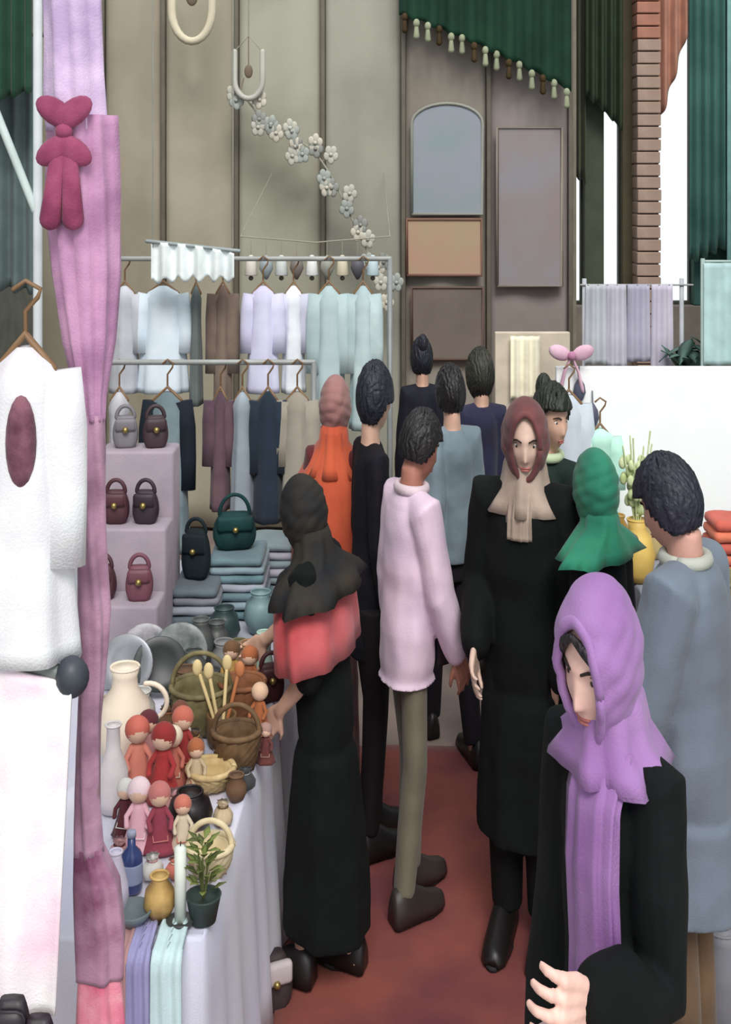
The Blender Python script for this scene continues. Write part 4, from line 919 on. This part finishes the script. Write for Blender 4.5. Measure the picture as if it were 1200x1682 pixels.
# teal banner
d = 5.45; W = .16; h = Z(432, d)-Z(600, d)
t = thing('cloth_banner', 'pale aqua banner standing at the right edge over the white wall', 'banner', (X(1185, d), d, 0))
obj('cloth', sheet(1, 1, 16, 20, lambda u, v: ((u-.5)*W, .01*math.sin(u*12), Z(600, d)+h*v), .006), M((178, 206, 206), .8), t)
b = nb(); tube(b, [(-W/2, .02, 0), (-W/2, .02, Z(425, d))], .01, 8, ends=False); tube(b, [(-W/2, .02, Z(430, d)), (W/2, .02, Z(430, d))], .007, 8); obj('pole', b, M((150, 170, 166), .5, 'metal'), t)
t = thing('potted_palm', 'dark green leafy palm behind the white stall wall at right', 'plant', (X(1135, 5.75), 5.75, 0))
b = nb(); lathe(b, [(.09, 0), (.12, .24), (.125, .26), (.1, .26), (.09, .2)], 20); obj('pot', b, M((90, 80, 74), .8, 'clay'), t)
b = nb(); tube(b, [(0, 0, .2), (.01, 0, 1.0), (0, 0, 1.5)], [.02, .018, .012], 10); obj('stem', b, M((90, 84, 60), .8, 'bark'), t)
for k in range(22):
    a = k*2.4; L = .28+.1*random.random(); el_ = .9-.05*k; b = nb(); rings = []
    for q in range(7):
        v = q/6; r_ = L*v; p = Vector((math.cos(a)*r_*.42, math.sin(a)*r_*.42, 1.42+.012*k-.1+r_*math.sin(el_)-.25*r_*v)); wv = .034*math.sin(PI*(.08+.9*v)); s_ = Vector((-math.sin(a), math.cos(a), 0))*wv
        rings.append([p+s_, p+Vector((0, 0, .004)), p-s_, p-Vector((0, 0, .003))])
    loft(b, rings); obj('leaf', b, M((84, 116, 104), .6, 'leaf', (54, 84, 72), 8), t)
# bow and pendants, dresses on the stall wall
t = thing('ribbon_bow', 'pink ribbon bow on the left top corner of the white stall wall', 'bow', (X(938, 5.24), 5.24, Z(584, 5.24)))
b = nb()
for s in (-1, 1): ball(b, (s*.05, 0, .012), .05, 12, (1, .4, .65), Matrix.Rotation(-s*.4, 3, 'Y')); tube(b, [(0, 0, 0), (s*.03, 0, -.07), (s*.045, 0, -.14)], [.012, .016, .022], 8, .4)
obj('loops', b, M((226, 190, 206), .8, 'cloth', (196, 148, 172), 10), t); b = nb(); ball(b, (0, -.01, 0), .02, 10); obj('knot', b, M((176, 120, 150), .8), t)
for k, (px, py, lb) in enumerate(((952, 640, 'upper'), (974, 682, 'lower'))):
    t = thing('pendant', 'small dark grey pendant on the white stall wall, %s one' % lb, 'pendant', (X(px, 5.25), 5.262, Z(py, 5.25)))
    b = nb(); lathe(b, [(.004, .05), (.022, .02), (.028, -.015), (.016, -.045), (.003, -.06)], 14); obj('drop', b, M((78, 80, 100), .6, 'clay'), t)
    b = nb(); tube(b, [(0, 0, .05), (0, .01, .1)], .003, 5); obj('thread', b, M((120, 120, 130), .8, 'string'), t)
garment('white blue dress hanging at the left corner of the white stall wall', 934, 645, 930, 52, M((206, 214, 224), .85, 'cloth', (184, 194, 204), 6), 5.15, hook=.12)
garment('pale mint tunic hanging on the white stall wall', 985, 700, 850, 46, M((186, 232, 214), .85), 5.15, hook=.12)
# right table with vase etc
y0, y1, xl, xr = 3.85, 5.0, .98, 1.9
t = thing('display_table', 'low display table with a grey cloth behind the boy', 'table', ((xl+xr)/2, (y0+y1)/2, 0)); hx, hy = (xr-xl)/2, (y1-y0)/2
b = nb(); box(b, (0, 0, .83), (hx*2, hy*2, .03), .005); obj('tabletop', b, woodc, t)
for sx in (-1, 1):
    for sy in (-1, 1): b = nb(); box(b, (sx*(hx-.05), sy*(hy-.05), .41), (.04, .04, .82), .004); obj('leg', b, woodc, t)
b = nb(); rings = []
for k, (z, g_) in enumerate(((.852, -.03), (.852, .004), (.84, .008), (.6, .012), (.35, .02), (.05, .03))):
    ring = []
    for i in range(80):
        a = 2*PI*i/80; cx, cy = math.cos(a), math.sin(a); q = max(abs(cx)/(hx+g_), abs(cy)/(hy+g_)); ww = 1+.012*k*.4*math.sin(i*1.9)
        ring.append(Vector((cx/q*ww, cy/q*ww, z)))
    rings.append(ring)
vr = loft(b, rings, False); b.faces.new(vr[0]); o = obj('tablecloth', b, M((138, 142, 152), .85), None, loc=t.location); tag(o, 'grey cloth over the display table behind the boy', 'tablecloth')
TR = .857
def T3(px, d): return Vector((X(px, d), d, TR))
yv = T3(1046, 4.42)
YEL = M((224, 190, 104), .5, 'glaze', (196, 160, 76), 8)
t = vase('yellow glazed vase holding pale green sprigs beside the boy', yv, [(.04, 0), (.055, .03), (.066, .1), (.05, .16), (.03, .19), (.038, .22)], YEL)
for k in range(9):
    a = k*2.4; sx, sy = math.cos(a)*.055, math.sin(a)*.055; b = nb(); tube(b, [(0, 0, .15), (sx*.5, sy*.5, .32), (sx, sy, .44+.012*k)], .003, 6)
    for q in range(7):
        v = .3+q*.1; c = Vector((sx*v, sy*v, .18+.27*v)); ball(b, c+Vector((math.cos(q*2.4)*.014, math.sin(q*2.4)*.014, 0)), .014, 8, (1, .6, 1.5))
    obj('sprig', b, M((214, 224, 180), .7, 'leaf', (176, 192, 132), 20), t)
vase('round amber jar next to the yellow vase', T3(1012, 4.75), [(.035, 0), (.05, .04), (.05, .1), (.03, .13), (.034, .145)], M((186, 146, 72), .4, 'glaze'), 'jar', 'jar')
vase('tan brown jar behind the yellow vase', T3(1072, 4.7), [(.035, 0), (.05, .04), (.05, .12), (.03, .15), (.034, .165)], M((196, 178, 124), .4, 'glaze'), 'jar', 'jar')
basket('olive straw basket on the display table at the right edge', T3(1190, 4.05), .085, .13, M((150, 138, 78), .8, 'straw', (120, 110, 62)), handle=False)
folded('coral red folded shawl lying in front of the yellow jars at the right edge', T3(1205, 4.4), .2, .2, 6, [M((214, 120, 92), .8), M((196, 96, 82), .8)], th=.04)
# floor goods at the lower right
basket('orange basket on the floor at the right edge beside the brown trousers', (X(1192, 3.55), 3.55, 0), .1, .42, M((196, 118, 58), .8, 'straw', (160, 92, 44)), handle=False)
handbag('dark maroon bag leaning in the top of the orange basket', (X(1192, 3.55), 3.55, .43), .13, .24, .08, M((84, 38, 40), .7, 'cloth'), 0, True)
vase('grey clay jar on the floor before the orange basket', (X(1186, 3.28), 3.28, 0), [(.05, 0), (.07, .05), (.07, .2), (.04, .26), (.045, .29)], M((120, 120, 128), .6, 'clay'), 'jar', 'jar')
# dark bag on the floor by the table
handbag('dark brown bag with a white patch on the floor at the foot of the tablecloth', (X(436, 3.42)+.015, 3.40, 0), .13, .15, .1, M((56, 44, 46), .7, 'leather'), R(25), False, flapc=M((196, 184, 186), .7, 'leather'))
